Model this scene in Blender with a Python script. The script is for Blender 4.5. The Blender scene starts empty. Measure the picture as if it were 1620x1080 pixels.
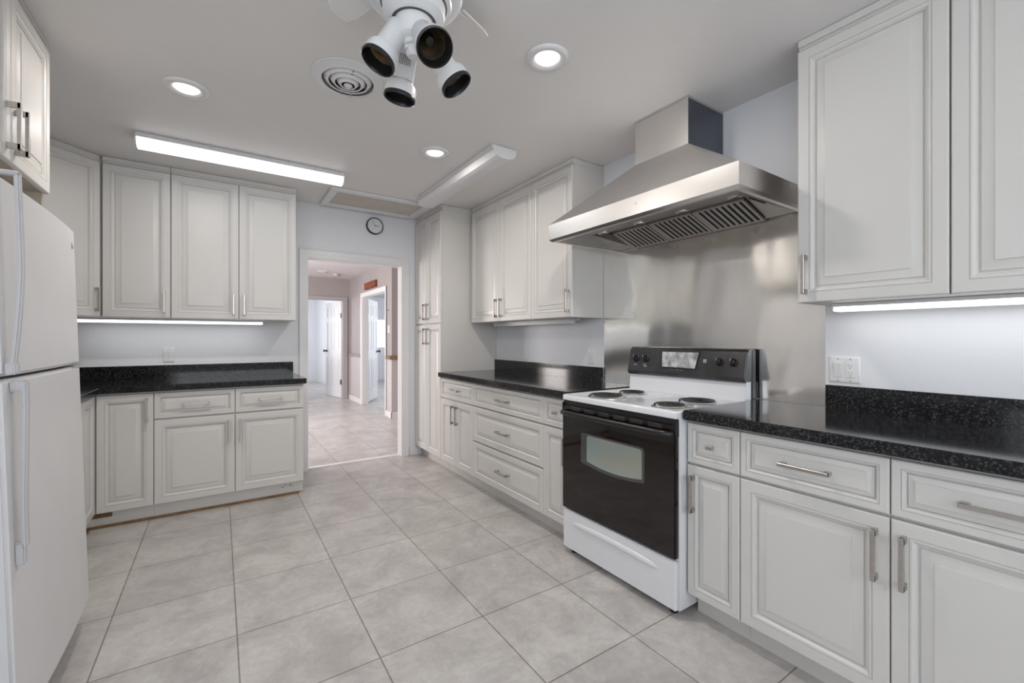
import bpy, bmesh, math, random
from mathutils import Vector, Matrix
random.seed(4)
R = math.radians
scene = bpy.context.scene
COL = scene.collection

# ------------------------------------------------------------------ camera
YAW = R(33.75)
CAM_H = 1.228
cam_data = bpy.data.cameras.new('camera')
cam = bpy.data.objects.new('camera', cam_data)
COL.objects.link(cam)
cam.location = (0, 0, CAM_H)
cam.rotation_euler = (R(90), 0, -YAW)
cam_data.sensor_width = 36
cam_data.lens = 36 * 692 / 1620
cam_data.shift_y = -5 / 1620
cam_data.clip_start = 0.02
scene.camera = cam

# ------------------------------------------------------------------ view and world
vs = scene.view_settings
vs.view_transform = 'Standard'
vs.look = 'None'
vs.gamma = 1
vs.use_curve_mapping = False
vs.exposure = 0.07
world = bpy.data.worlds.new('daylight')
scene.world = world
world.use_nodes = True
bg = world.node_tree.nodes['Background']
bg.inputs[0].default_value = (0.86, 0.93, 1.0, 1)
bg.inputs[1].default_value = 1.6


def area(name, loc, rot, sx, sy, watts, color=(1, 1, 1), shape='RECTANGLE', spread=180):
    d = bpy.data.lights.new(name, 'AREA')
    d.shape = shape
    d.size = sx
    d.size_y = sy
    d.energy = watts
    d.color = color
    d.spread = R(spread)
    o = bpy.data.objects.new(name, d)
    COL.objects.link(o)
    o.location = loc
    o.rotation_euler = rot
    return o


# daylight entering through the wide window behind the camera
area('window_daylight', (0.5, -2.28, 1.68), (R(90), 0, 0), 3.2, 1.25, 29, (0.97, 0.98, 1.0))
# added fill lamp at an invented left wall window, beside the camera
area('added_side_fill', (-1.22, -0.40, 1.62), (R(90), 0, R(-90)), 2.4, 1.2, 9.5, (0.97, 0.985, 1.0))
# daylight entering the hall and the two rooms beyond; branch lamp is added fill
area('hall_daylight', (-1.35, 6.9, 1.35), (R(90), 0, R(-90)), 1.5, 1.3, 110, (1.0, 0.91, 0.87))
area('hall_branch_fill', (5.6, 5.6, 1.5), (R(90), 0, R(90)), 1.4, 1.4, 45, (1.0, 0.92, 0.86))  # added lamp without a window, brightens the hall's right branch
area('bedroom_daylight', (0.2, 11.6, 1.5), (R(90), 0, R(-90)), 1.6, 1.4, 48, (0.95, 0.97, 1.0))
area('side_room_daylight', (5.3, 9.6, 1.5), (R(90), 0, R(90)), 2.4, 1.6, 75, (0.90, 0.95, 1.0))


# ------------------------------------------------------------------ materials
def mat(name, color, rough=0.5, metal=0.0, noise=0.0, nscale=8.0, bump=0.0, bscale=60.0,
        emit=0.0, ecol=None, coat=0.0, spec=0.5, stretch=None):
    m = bpy.data.materials.new(name)
    m.use_nodes = True
    nt = m.node_tree
    b = nt.nodes['Principled BSDF']
    b.inputs['Base Color'].default_value = (*color, 1)
    b.inputs['Roughness'].default_value = rough
    b.inputs['Metallic'].default_value = metal
    b.inputs['Specular IOR Level'].default_value = spec
    b.inputs['Coat Weight'].default_value = coat
    if emit:
        b.inputs['Emission Color'].default_value = (*(ecol or color), 1)
        b.inputs['Emission Strength'].default_value = emit
    tc = nt.nodes.new('ShaderNodeTexCoord')
    src = tc.outputs['Object']
    if stretch:
        mp = nt.nodes.new('ShaderNodeMapping')
        mp.inputs['Scale'].default_value = stretch
        nt.links.new(src, mp.inputs['Vector'])
        src = mp.outputs['Vector']
    if noise:
        n = nt.nodes.new('ShaderNodeTexNoise')
        n.inputs['Scale'].default_value = nscale
        n.inputs['Detail'].default_value = 5
        nt.links.new(src, n.inputs['Vector'])
        cr = nt.nodes.new('ShaderNodeValToRGB')
        cr.color_ramp.elements[0].position = 0.3
        cr.color_ramp.elements[1].position = 0.7
        cr.color_ramp.elements[0].color = (*[max(0, c * (1 - noise)) for c in color], 1)
        cr.color_ramp.elements[1].color = (*[min(1, c * (1 + noise)) for c in color], 1)
        nt.links.new(n.outputs['Fac'], cr.inputs['Fac'])
        nt.links.new(cr.outputs['Color'], b.inputs['Base Color'])
    if bump:
        n2 = nt.nodes.new('ShaderNodeTexNoise')
        n2.inputs['Scale'].default_value = bscale
        n2.inputs['Detail'].default_value = 4
        nt.links.new(src, n2.inputs['Vector'])
        bp = nt.nodes.new('ShaderNodeBump')
        bp.inputs['Strength'].default_value = bump
        bp.inputs['Distance'].default_value = 0.01
        nt.links.new(n2.outputs['Fac'], bp.inputs['Height'])
        nt.links.new(bp.outputs['Normal'], b.inputs['Normal'])
    return m


M = {}
M['wall'] = mat('wall paint', (0.775, 0.79, 0.825), 0.55, noise=0.015, nscale=2, bump=0.05, bscale=120)
M['ceiling'] = mat('ceiling paint', (0.80, 0.785, 0.775), 0.5, noise=0.02, nscale=1.5, bump=0.08, bscale=60)
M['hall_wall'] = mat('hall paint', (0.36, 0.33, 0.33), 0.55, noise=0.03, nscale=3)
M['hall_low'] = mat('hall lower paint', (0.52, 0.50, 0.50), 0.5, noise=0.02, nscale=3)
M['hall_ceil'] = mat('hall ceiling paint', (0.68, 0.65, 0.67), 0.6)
M['trim'] = mat('trim paint', (0.77, 0.77, 0.785), 0.35, noise=0.01)
M['door'] = mat('door paint', (0.74, 0.75, 0.78), 0.4, noise=0.01)
M['cab'] = mat('cabinet lacquer', (0.665, 0.652, 0.63), 0.33, noise=0.012, nscale=3)
M['cab_side'] = mat('cabinet side laminate', (0.66, 0.64, 0.615), 0.4, noise=0.012, nscale=3)
M['nickel'] = mat('brushed nickel', (0.52, 0.49, 0.46), 0.34, 1.0, noise=0.05, nscale=60)
M['steel'] = mat('brushed stainless steel', (0.74, 0.725, 0.71), 0.31, 1.0, noise=0.035, nscale=14,
                 bump=0.02, bscale=40, stretch=(6, 0.6, 30))
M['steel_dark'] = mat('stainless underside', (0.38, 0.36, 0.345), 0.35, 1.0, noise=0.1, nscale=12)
M['filter'] = mat('filter steel', (0.42, 0.39, 0.365), 0.38, 0.35)
M['black_gap'] = mat('black gap', (0.006, 0.006, 0.007), 0.7)
M['fridge'] = mat('white appliance enamel', (0.70, 0.70, 0.715), 0.42, noise=0.02, nscale=6, bump=0.03, bscale=160)
M['fridge_plastic'] = mat('white appliance plastic', (0.55, 0.55, 0.565), 0.45)
M['enamel'] = mat('white stove enamel', (0.78, 0.79, 0.82), 0.18, coat=0.4)
M['black_enamel'] = mat('black enamel', (0.03, 0.03, 0.033), 0.22, noise=0.3, nscale=9, coat=0.3)
M['black_plastic'] = mat('black plastic', (0.012, 0.012, 0.014), 0.3)
M['black_glass'] = mat('black oven glass', (0.008, 0.005, 0.005), 0.04, spec=0.62)
M['coil'] = mat('burner coil', (0.035, 0.034, 0.036), 0.45, 0.4)
M['chrome'] = mat('chrome drip pan', (0.62, 0.61, 0.62), 0.15, 1.0, noise=0.15, nscale=30)
M['plastic'] = mat('white plastic', (0.77, 0.77, 0.78), 0.35)
M['fan_white'] = mat('fan white', (0.74, 0.75, 0.76), 0.32)
M['blade'] = mat('fan blade white', (0.80, 0.79, 0.78), 0.45)
M['amber'] = mat('amber reflector', (0.50, 0.40, 0.28), 0.22, 0.9, noise=0.5, nscale=14)
M['lampglow'] = mat('lamp glass', (1, 0.95, 0.88), 0.3, emit=1.0, ecol=(1.0, 0.94, 0.88))
M['tube'] = mat('fluorescent lens', (0.95, 0.97, 1), 0.4, emit=2.0, ecol=(0.93, 0.955, 1.0))
M['underlight'] = mat('under cabinet lens', (1, 1, 1), 0.4, emit=1.4, ecol=(1.0, 0.99, 0.965))
M['lens_off'] = mat('acrylic lens', (0.78, 0.78, 0.80), 0.35)
M['vent_dark'] = mat('vent cavity', (0.10, 0.096, 0.09), 0.8)
M['hatch'] = mat('hatch board', (0.58, 0.54, 0.50), 0.7, noise=0.05, nscale=6)
M['clock_face'] = mat('clock face', (0.72, 0.74, 0.78), 0.4)
M['navy'] = mat('dark navy plastic', (0.02, 0.024, 0.035), 0.35)
M['wood_rail'] = mat('chair rail wood', (0.23, 0.15, 0.10), 0.4, noise=0.2, nscale=20)
M['wood_shim'] = mat('raw wood', (0.20, 0.115, 0.05), 0.6, noise=0.35, nscale=14)
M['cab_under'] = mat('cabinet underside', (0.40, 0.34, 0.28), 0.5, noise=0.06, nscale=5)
M['sign'] = mat('carved sign', (0.20, 0.05, 0.02), 0.5, noise=0.5, nscale=9)
M['sign_letter'] = mat('sign relief', (0.42, 0.13, 0.03), 0.5)
M['bronze'] = mat('dark hinge', (0.09, 0.085, 0.085), 0.4, 0.6)
M['beige'] = mat('aged plastic', (0.48, 0.42, 0.35), 0.5)
M['marble'] = mat('marble threshold', (0.82, 0.81, 0.79), 0.2, noise=0.04, nscale=10)
M['grey_print'] = mat('grey print', (0.30, 0.30, 0.32), 0.4)
M['white_print'] = mat('white print', (0.6, 0.6, 0.62), 0.5)
M['display'] = mat('worn display film', (0.45, 0.46, 0.48), 0.3, 0.3, noise=0.6, nscale=24)


def granite():
    m = bpy.data.materials.new('black speckled granite')
    m.use_nodes = True
    nt = m.node_tree
    b = nt.nodes['Principled BSDF']
    b.inputs['Roughness'].default_value = 0.09
    b.inputs['Specular IOR Level'].default_value = 0.4
    tc = nt.nodes.new('ShaderNodeTexCoord')
    v = nt.nodes.new('ShaderNodeTexVoronoi')
    v.inputs['Scale'].default_value = 210
    n = nt.nodes.new('ShaderNodeTexNoise')
    n.inputs['Scale'].default_value = 110
    n.inputs['Detail'].default_value = 8
    n.inputs['Roughness'].default_value = 0.7
    nt.links.new(tc.outputs['Object'], v.inputs['Vector'])
    nt.links.new(tc.outputs['Object'], n.inputs['Vector'])
    r1 = nt.nodes.new('ShaderNodeValToRGB')
    e = r1.color_ramp.elements
    e[0].position = 0.52
    e[0].color = (0.005, 0.005, 0.006, 1)
    e[1].position = 0.80
    e[1].color = (0.085, 0.085, 0.083, 1)
    nt.links.new(n.outputs['Fac'], r1.inputs['Fac'])
    sep = nt.nodes.new('ShaderNodeSeparateColor')
    nt.links.new(v.outputs['Color'], sep.inputs['Color'])
    r2 = nt.nodes.new('ShaderNodeValToRGB')
    r2.color_ramp.elements[0].position = 0.78
    r2.color_ramp.elements[0].color = (0, 0, 0, 1)
    r2.color_ramp.elements[1].position = 0.95
    r2.color_ramp.elements[1].color = (0.045, 0.047, 0.050, 1)
    nt.links.new(sep.outputs[0], r2.inputs['Fac'])
    mx = nt.nodes.new('ShaderNodeMix')
    mx.data_type = 'RGBA'
    mx.blend_type = 'ADD'
    mx.inputs[0].default_value = 1
    nt.links.new(r1.outputs['Color'], mx.inputs[6])
    nt.links.new(r2.outputs['Color'], mx.inputs[7])
    nt.links.new(mx.outputs[2], b.inputs['Base Color'])
    return m


M['granite'] = granite()


def floor_tiles():
    m = bpy.data.materials.new('stone look floor tile')
    m.use_nodes = True
    nt = m.node_tree
    L = nt.links.new
    b = nt.nodes['Principled BSDF']
    tc = nt.nodes.new('ShaderNodeTexCoord')
    mp = nt.nodes.new('ShaderNodeMapping')
    mp.inputs['Location'].default_value = (-0.060 + 0.4535 * 20, -1.224 + 0.456 * 20, 0)
    L(tc.outputs['Object'], mp.inputs['Vector'])
    br = nt.nodes.new('ShaderNodeTexBrick')
    br.offset = 0
    br.inputs['Scale'].default_value = 1
    br.inputs['Brick Width'].default_value = 0.4535
    br.inputs['Row Height'].default_value = 0.456
    br.inputs['Mortar Size'].default_value = 0.0030
    br.inputs['Mortar Smooth'].default_value = 0.2
    br.inputs['Bias'].default_value = 0
    br.inputs['Color1'].default_value = (0.575, 0.553, 0.538, 1)
    br.inputs['Color2'].default_value = (0.520, 0.502, 0.489, 1)
    br.inputs['Mortar'].default_value = (0.27, 0.23, 0.19, 1)
    L(mp.outputs['Vector'], br.inputs['Vector'])
    n = nt.nodes.new('ShaderNodeTexNoise')
    n.inputs['Scale'].default_value = 4.2
    n.inputs['Detail'].default_value = 9
    n.inputs['Roughness'].default_value = 0.68
    n.inputs['Distortion'].default_value = 0.6
    L(tc.outputs['Object'], n.inputs['Vector'])
    cr = nt.nodes.new('ShaderNodeValToRGB')
    cr.color_ramp.elements[0].position = 0.36
    cr.color_ramp.elements[0].color = (0.80, 0.79, 0.785, 1)
    cr.color_ramp.elements[1].position = 0.62
    cr.color_ramp.elements[1].color = (1.08, 1.08, 1.07, 1)
    L(n.outputs['Fac'], cr.inputs['Fac'])
    n3 = nt.nodes.new('ShaderNodeTexNoise')
    n3.inputs['Scale'].default_value = 32
    n3.inputs['Detail'].default_value = 9
    n3.inputs['Roughness'].default_value = 0.75
    L(tc.outputs['Object'], n3.inputs['Vector'])
    cr3 = nt.nodes.new('ShaderNodeValToRGB')
    cr3.color_ramp.elements[0].position = 0.3
    cr3.color_ramp.elements[0].color = (0.86, 0.86, 0.86, 1)
    cr3.color_ramp.elements[1].position = 0.7
    cr3.color_ramp.elements[1].color = (1.09, 1.09, 1.09, 1)
    L(n3.outputs['Fac'], cr3.inputs['Fac'])
    m1 = nt.nodes.new('ShaderNodeMix')
    m1.data_type = 'RGBA'
    m1.blend_type = 'MULTIPLY'
    m1.inputs[0].default_value = 1
    L(br.outputs['Color'], m1.inputs[6])
    L(cr.outputs['Color'], m1.inputs[7])
    m2 = nt.nodes.new('ShaderNodeMix')
    m2.data_type = 'RGBA'
    m2.blend_type = 'MULTIPLY'
    m2.inputs[0].default_value = 1
    L(m1.outputs[2], m2.inputs[6])
    L(cr3.outputs['Color'], m2.inputs[7])
    L(m2.outputs[2], b.inputs['Base Color'])
    b.inputs['Roughness'].default_value = 0.34
    bp = nt.nodes.new('ShaderNodeBump')
    bp.inputs['Strength'].default_value = 0.25
    bp.inputs['Distance'].default_value = 0.002
    bp.invert = True
    L(br.outputs['Fac'], bp.inputs['Height'])
    L(bp.outputs['Normal'], b.inputs['Normal'])
    return m


M['floor'] = floor_tiles()


def panel_steel():
    m = M['steel'].copy()
    m.name = 'wavy stainless sheet'
    nt = m.node_tree
    b = nt.nodes['Principled BSDF']
    b.inputs['Roughness'].default_value = 0.13
    for nd in nt.nodes:
        if nd.type == 'VALTORGB':
            nd.color_ramp.elements[0].color = (0.91, 0.90, 0.87, 1)
            nd.color_ramp.elements[1].color = (0.96, 0.95, 0.925, 1)
    for nd in nt.nodes:
        if nd.type == 'MAPPING':
            nd.inputs['Scale'].default_value = (1, 1.2, 0.55)
        if nd.type == 'BUMP':
            nd.inputs['Strength'].default_value = 0.35
            nd.inputs['Distance'].default_value = 0.03
            for lk in nd.inputs['Height'].links:
                lk.from_node.inputs['Scale'].default_value = 3.0
                lk.from_node.inputs['Detail'].default_value = 1.0
    return m


M['sheet'] = panel_steel()


def glass_mat():
    m = bpy.data.materials.new('window glass')
    m.use_nodes = True
    b = m.node_tree.nodes['Principled BSDF']
    b.inputs['Base Color'].default_value = (0.95, 0.98, 1, 1)
    b.inputs['Transmission Weight'].default_value = 1
    b.inputs['Roughness'].default_value = 0.0
    b.inputs['IOR'].default_value = 1.05
    return m


M['glass'] = glass_mat()


def oven_window_reflection():  # bright reflection on the pane is painted into the grey-green base colour
    m = bpy.data.materials.new('oven window')
    m.use_nodes = True
    nt = m.node_tree
    b = nt.nodes['Principled BSDF']
    tc = nt.nodes.new('ShaderNodeTexCoord')
    n = nt.nodes.new('ShaderNodeTexNoise')
    n.inputs['Scale'].default_value = 7
    nt.links.new(tc.outputs['Object'], n.inputs['Vector'])
    cr = nt.nodes.new('ShaderNodeValToRGB')
    e = cr.color_ramp.elements
    e[0].position = 0.35
    e[0].color = (0.40, 0.42, 0.36, 1)
    e[1].position = 0.68
    e[1].color = (0.33, 0.42, 0.42, 1)
    nt.links.new(n.outputs['Fac'], cr.inputs['Fac'])
    nt.links.new(cr.outputs['Color'], b.inputs['Base Color'])
    b.inputs['Roughness'].default_value = 0.1
    b.inputs['Metallic'].default_value = 0.35
    return m


M['oven_window_reflection'] = oven_window_reflection()


# ------------------------------------------------------------------ mesh helpers
class MB:
    def __init__(self):
        self.v = []
        self.f = []

    def add(self, vs, fs, mtx=None):
        o = len(self.v)
        self.v += [tuple(mtx @ Vector(p)) if mtx else tuple(p) for p in vs]
        self.f += [tuple(i + o for i in f) for f in fs]
        return self

    def box(self, x0, x1, y0, y1, z0, z1, mtx=None):
        x0, x1 = sorted((x0, x1))
        y0, y1 = sorted((y0, y1))
        z0, z1 = sorted((z0, z1))
        vs = [(x, y, z) for z in (z0, z1) for y in (y0, y1) for x in (x0, x1)]
        fs = [(0, 2, 3, 1), (4, 5, 7, 6), (0, 1, 5, 4), (2, 6, 7, 3), (0, 4, 6, 2), (1, 3, 7, 5)]
        return self.add(vs, fs, mtx)

    def prism(self, pts, z0, z1, mtx=None):
        n = len(pts)
        vs = [(p[0], p[1], z0) for p in pts] + [(p[0], p[1], z1) for p in pts]
        fs = [tuple(range(n - 1, -1, -1)), tuple(range(n, 2 * n))]
        fs += [(i, (i + 1) % n, n + (i + 1) % n, n + i) for i in range(n)]
        return self.add(vs, fs, mtx)

    def lathe(self, prof, n=32, mtx=None, caps=True):
        # prof: list of (r, z) from bottom to top
        vs, fs = [], []
        for r, z in prof:
            for k in range(n):
                a = 2 * math.pi * k / n
                vs.append((r * math.cos(a), r * math.sin(a), z))
        for i in range(len(prof) - 1):
            for k in range(n):
                k2 = (k + 1) % n
                fs.append((i * n + k, i * n + k2, (i + 1) * n + k2, (i + 1) * n + k))
        if caps:
            if prof[0][0] > 1e-6:
                fs.append(tuple(range(n - 1, -1, -1)))
            if prof[-1][0] > 1e-6:
                fs.append(tuple(range((len(prof) - 1) * n, len(prof) * n)))
        return self.add(vs, fs, mtx)

    def tube(self, pts, r, n=10, mtx=None, closed=False, ry=None):
        pts = [Vector(p) for p in pts]
        m = len(pts)
        vs, fs = [], []
        up = None
        for i, p in enumerate(pts):
            a = pts[i - 1] if i > 0 else pts[0]
            c = pts[i + 1] if i < m - 1 else pts[-1]
            t = (c - a).normalized()
            if up is None:
                up = Vector((0, 0, 1)) if abs(t.z) < 0.9 else Vector((1, 0, 0))
            s = t.cross(up).normalized()
            u = s.cross(t).normalized()
            up = u
            for k in range(n):
                an = 2 * math.pi * k / n
                vs.append(p + s * (r * math.cos(an)) + u * ((ry or r) * math.sin(an)))
        for i in range(m - 1):
            for k in range(n):
                k2 = (k + 1) % n
                fs.append((i * n + k, i * n + k2, (i + 1) * n + k2, (i + 1) * n + k))
        fs.append(tuple(range(n - 1, -1, -1)))
        fs.append(tuple(range((m - 1) * n, m * n)))
        return self.add(vs, fs, mtx)

    def rings(self, w, h, prof, mtx=None):
        """rectangular panel facing -y, prof = list of (inset, y); closes the last ring"""
        vs, fs = [], []
        for ins, y in prof:
            vs += [(ins, y, ins), (w - ins, y, ins), (w - ins, y, h - ins), (ins, y, h - ins)]
        for i in range(len(prof) - 1):
            for k in range(4):
                k2 = (k + 1) % 4
                fs.append((i * 4 + k, i * 4 + k2, (i + 1) * 4 + k2, (i + 1) * 4 + k))
        fs.append((3, 2, 1, 0))
        e = (len(prof) - 1) * 4
        fs.append((e, e + 1, e + 2, e + 3))
        return self.add(vs, fs, mtx)

    def build(self, name, m, parent=None, loc=None, rot=None, bevel=0, smooth=None, off=None, seg=2):
        me = bpy.data.meshes.new(name)
        vv = self.v
        if off is not None:
            vv = [(p[0] - off[0], p[1] - off[1], p[2] - off[2]) for p in vv]
        me.from_pydata(vv, [], self.f)
        bm = bmesh.new()
        bm.from_mesh(me)
        bmesh.ops.recalc_face_normals(bm, faces=bm.faces)
        if bevel:
            ed = [e for e in bm.edges if len(e.link_faces) == 2 and e.calc_face_angle(0) > 0.5]
            bmesh.ops.bevel(bm, geom=ed, offset=bevel, segments=seg, affect='EDGES', clamp_overlap=True)
        bm.to_mesh(me)
        bm.free()
        if smooth is not None:
            me.polygons.foreach_set('use_smooth', [True] * len(me.polygons))
            me.set_sharp_from_angle(angle=R(smooth))
        me.materials.append(M[m] if isinstance(m, str) else m)
        o = bpy.data.objects.new(name, me)
        COL.objects.link(o)
        if parent:
            o.parent = parent
        if loc:
            o.location = loc
        if rot:
            o.rotation_euler = rot
        return o


def thing(name, label, cat, loc=(0, 0, 0), rotz=0.0, group=None):
    o = bpy.data.objects.new(name, None)
    o.empty_display_size = 0.1
    COL.objects.link(o)
    o.location = loc
    o.rotation_euler = (0, 0, rotz)
    o['label'] = label
    o['category'] = cat
    if group:
        o['group'] = group
    return o


def tag(o, label, cat, group=None):
    o['label'] = label
    o['category'] = cat
    if group:
        o['group'] = group
    return o


def struct(o):
    o['kind'] = 'structure'
    return o


CAMF = Vector((math.sin(YAW), math.cos(YAW), 0))
CAMR = Vector((math.cos(YAW), -math.sin(YAW), 0))

# ------------------------------------------------------------------ room shell
XW, XL, YB, ZC = 2.325, -1.27, 4.42, 2.48
YH0, ZH = 4.535, 2.43          # hall begins behind the kitchen's back wall
HX, HY = 2.20, 9.25            # hall right wall, hall end wall

struct(MB().box(-3.2, 6.2, -2.6, 14.2, -0.12, 0).build('floor', 'floor'))
struct(MB().box(XL, XW, -2.35, YB, ZC, ZC + 0.1).build('ceiling', 'ceiling'))
struct(MB().box(XW, XW + 0.1, -2.35, YH0, 0, ZC).build('wall_right', 'wall'))
w = MB()
w.box(XL - 0.1, XL, -2.35, -1.65, 0, ZC)
w.box(XL - 0.1, XL, 0.85, YH0, 0, ZC)
w.box(XL - 0.1, XL, -1.65, 0.85, 0, 0.98)
w.box(XL - 0.1, XL, -1.65, 0.85, 2.26, ZC)
struct(w.build('wall_left', 'wall'))
w = MB()
for y in (-1.65, -0.42, 0.81):
    w.box(XL - 0.07, XL - 0.02, y, y + 0.04, 0.98, 2.26)
w.box(XL - 0.07, XL - 0.02, -1.65, 0.85, 0.98, 1.02)
w.box(XL - 0.07, XL - 0.02, -1.65, 0.85, 2.22, 2.26)
wo = struct(w.build('added_window', 'trim'))  # invented window and wall opening, added to go with the side fill
MB().box(XL - 0.048, XL - 0.042, -1.61, 0.81, 1.02, 2.22).build('pane', 'glass', wo)
OX0, OX1, OZ = 0.672, 1.580, 1.985   # doorway opening
w = MB()
w.box(XL, OX0, YB, YH0, 0, ZC)
w.box(OX1, XW, YB, YH0, 0, ZC)
w.box(OX0, OX1, YB, YH0, OZ, ZC)
struct(w.build('wall_back', 'wall'))
# wall behind the camera with a wide window
w = MB()
w.box(XL, -1.15, -2.45, -2.35, 0, ZC)
w.box(2.15, XW, -2.45, -2.35, 0, ZC)
w.box(-1.15, 2.15, -2.45, -2.35, 0, 1.0)
w.box(-1.15, 2.15, -2.45, -2.35, 2.36, ZC)
struct(w.build('wall_front', 'wall'))
wf = MB()
for x in (-1.15, -0.35, 0.47, 1.29, 2.11):
    wf.box(x, x + 0.04, -2.44, -2.38, 1.0, 2.36)
wf.box(-1.15, 2.15, -2.44, -2.38, 1.0, 1.04)
wf.box(-1.15, 2.15, -2.44, -2.38, 2.32, 2.36)
wo = struct(wf.build('window_1', 'trim'))
MB().box(-1.15, 2.15, -2.412, -2.406, 1.0, 2.36).build('pane', 'glass', wo)

# hall shell
D2Y0, D2Y1 = 6.93, 8.30        # opening in hall right wall
DZ = 2.00
w = MB()
w.box(HX, HX + 0.11, D2Y1, HY, 0, ZH)
w.box(HX, HX + 0.11, 6.62, D2Y0, 0, ZH)
w.box(HX, HX + 0.11, D2Y0, D2Y1, DZ, ZH)
w.box(HX + 0.11, 6.1, 6.62, 6.73, 0, ZH)
struct(w.build('wall_hall_right', 'hall_wall'))
D1X0, D1X1 = 1.24, 2.085
w = MB()
w.box(-1.5, D1X0, HY, HY + 0.11, 0, ZH)
w.box(D1X1, HX + 0.11, HY, HY + 0.11, 0, ZH)
w.box(D1X0, D1X1, HY, HY + 0.11, DZ, ZH)
struct(w.build('wall_hall_end', 'hall_wall'))
w = MB()
w.box(-1.6, -1.5, YH0, 6.0, 0, ZH)
w.box(-1.6, -1.5, 7.8, HY, 0, ZH)
w.box(-1.6, -1.5, 6.0, 7.8, 0, 0.6)
w.box(-1.6, -1.5, 6.0, 7.8, 2.1, ZH)
struct(w.build('wall_hall_left', 'hall_low'))
struct(MB().box(-1.6, 6.2, YH0 + 0.0, 14.1, ZH, ZH + 0.1).build('ceiling_hall', 'hall_ceil'))
struct(MB().box(6.1, 6.2, YH0, 14.1, 0, ZH).build('wall_far_right', 'wall'))
struct(MB().box(XW + 0.1, 6.1, YH0 - 0.1, YH0, 0, ZH).build('wall_hall_front', 'hall_low'))
# rooms beyond
struct(MB().box(2.32, 2.42, HY + 0.11, 13.6, 0, ZH).build('wall_bedroom_right', 'wall'))
struct(MB().box(-1.6, 2.42, 13.5, 13.6, 0, ZH).build('wall_bedroom_back', 'wall'))
struct(MB().box(-1.6, -1.5, HY + 0.11, 13.5, 0, ZH).build('wall_bedroom_left', 'wall'))
w = MB()
w.box(2.42, 3.75, 12.95, 13.05, 0, ZH)
w.box(5.05, 6.1, 12.95, 13.05, 0, ZH)
w.box(3.75, 5.05, 12.95, 13.05, 0, 0.92)
w.box(3.75, 5.05, 12.95, 13.05, 1.82, ZH)
struct(w.build('wall_side_room_back', 'wall'))
w = MB()
for a in ((3.75, 3.79), (4.38, 4.42), (5.01, 5.05)):
    w.box(a[0], a[1], 12.97, 13.03, 0.92, 1.82)
for a in ((0.92, 0.96), (1.78, 1.82)):
    w.box(3.79, 5.01, 12.97, 13.03, *a)
wo = struct(w.build('window_2', 'trim'))
MB().box(3.79, 5.01, 12.997, 13.003, 0.96, 1.78).build('pane', 'glass', wo)
# hall left window with blinds (bands of light on the hall floor)
w = MB()
for a in ((6.0, 6.04), (7.76, 7.8)):
    w.box(-1.58, -1.52, a[0], a[1], 0.6, 2.1)
for a in ((0.6, 0.64), (2.06, 2.1)):
    w.box(-1.58, -1.52, 6.04, 7.76, *a)
wo = struct(w.build('window_3', 'trim'))
MB().box(-1.553, -1.547, 6.04, 7.76, 0.64, 2.06).build('pane', 'glass', wo)


# doorway casing (kitchen side), jamb lining and threshold
def casing_y(mb, x0, x1, ztop, y, cw=0.075, t=0.018):
    """door casing on the -y face of a wall at y"""
    for k, (a, b, th) in enumerate(((0, cw, t * 0.6), (0.008, cw - 0.018, t * 0.85), (cw * 0.45, cw, t))):
        mb.box(x0 - b, x0 - a, y - th, y, 0, ztop + b)
        mb.box(x1 + a, x1 + b, y - th, y, 0, ztop + b)
        mb.box(x0 - a, x1 + a, y - th, y, ztop + a, ztop + b)


def casing_x(mb, y0, y1, ztop, x, cw=0.075, t=0.018):
    """door casing on the -x face of a wall at x"""
    for k, (a, b, th) in enumerate(((0, cw, t * 0.6), (cw * 0.45, cw, t))):
        mb.box(x - th, x, y0 - b, y0 - a, 0, ztop + b)
        mb.box(x - th, x, y1 + a, y1 + b, 0, ztop + b)
        mb.box(x - th, x, y0 - a, y1 + a, ztop + a, ztop + b)


w = MB()
casing_y(w, OX0 + 0.008, OX1 - 0.008, OZ - 0.012, YB)
w.box(OX0, OX0 + 0.008, YB, YH0 + 0.005, 0, OZ)
w.box(OX1 - 0.008, OX1, YB, YH0 + 0.005, 0, OZ)
w.box(OX0 + 0.008, OX1 - 0.008, YB, YH0 + 0.005, OZ - 0.012, OZ)
struct(w.build('trim_1', 'trim', bevel=0.002))
struct(MB().box(OX0 + 0.009, OX1 - 0.009, 4.47, 4.535, 0, 0.006).build('trim_2', 'marble', bevel=0.002))
w = MB()
casing_y(w, D1X0, D1X1, DZ - 0.01, HY, 0.07)
w.box(D1X0, D1X0 + 0.012, HY, HY + 0.11, 0, DZ)
w.box(D1X1 - 0.012, D1X1, HY, HY + 0.11, 0, DZ)
w.box(D1X0, D1X1, HY, HY + 0.11, DZ - 0.012, DZ)
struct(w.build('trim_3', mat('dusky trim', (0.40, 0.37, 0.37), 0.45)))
w = MB()
casing_x(w, D2Y0, D2Y1, DZ - 0.01, HX, 0.07)
w.box(HX, HX + 0.11, D2Y0, D2Y0 + 0.012, 0, DZ)
w.box(HX, HX + 0.11, D2Y1 - 0.012, D2Y1, 0, DZ)
w.box(HX, HX + 0.11, D2Y0 + 0.012, D2Y1 - 0.012, DZ - 0.012, DZ)
struct(w.build('trim_4', 'trim'))
# chair rails in the hall
struct(MB().box(HX - 0.03, HX, D2Y1 + 0.075, HY, 0.87, 0.93).build('trim_5', mat('grey rail', (0.27, 0.25, 0.25), 0.4), bevel=0.006))
w = MB()
w.box(HX - 0.03, HX, 6.62, D2Y0 - 0.075, 0.90, 0.96)
w.box(HX - 0.03, 3.6, 6.59, 6.62, 0.90, 0.96)
struct(w.build('trim_6', 'wood_rail', bevel=0.006))
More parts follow.
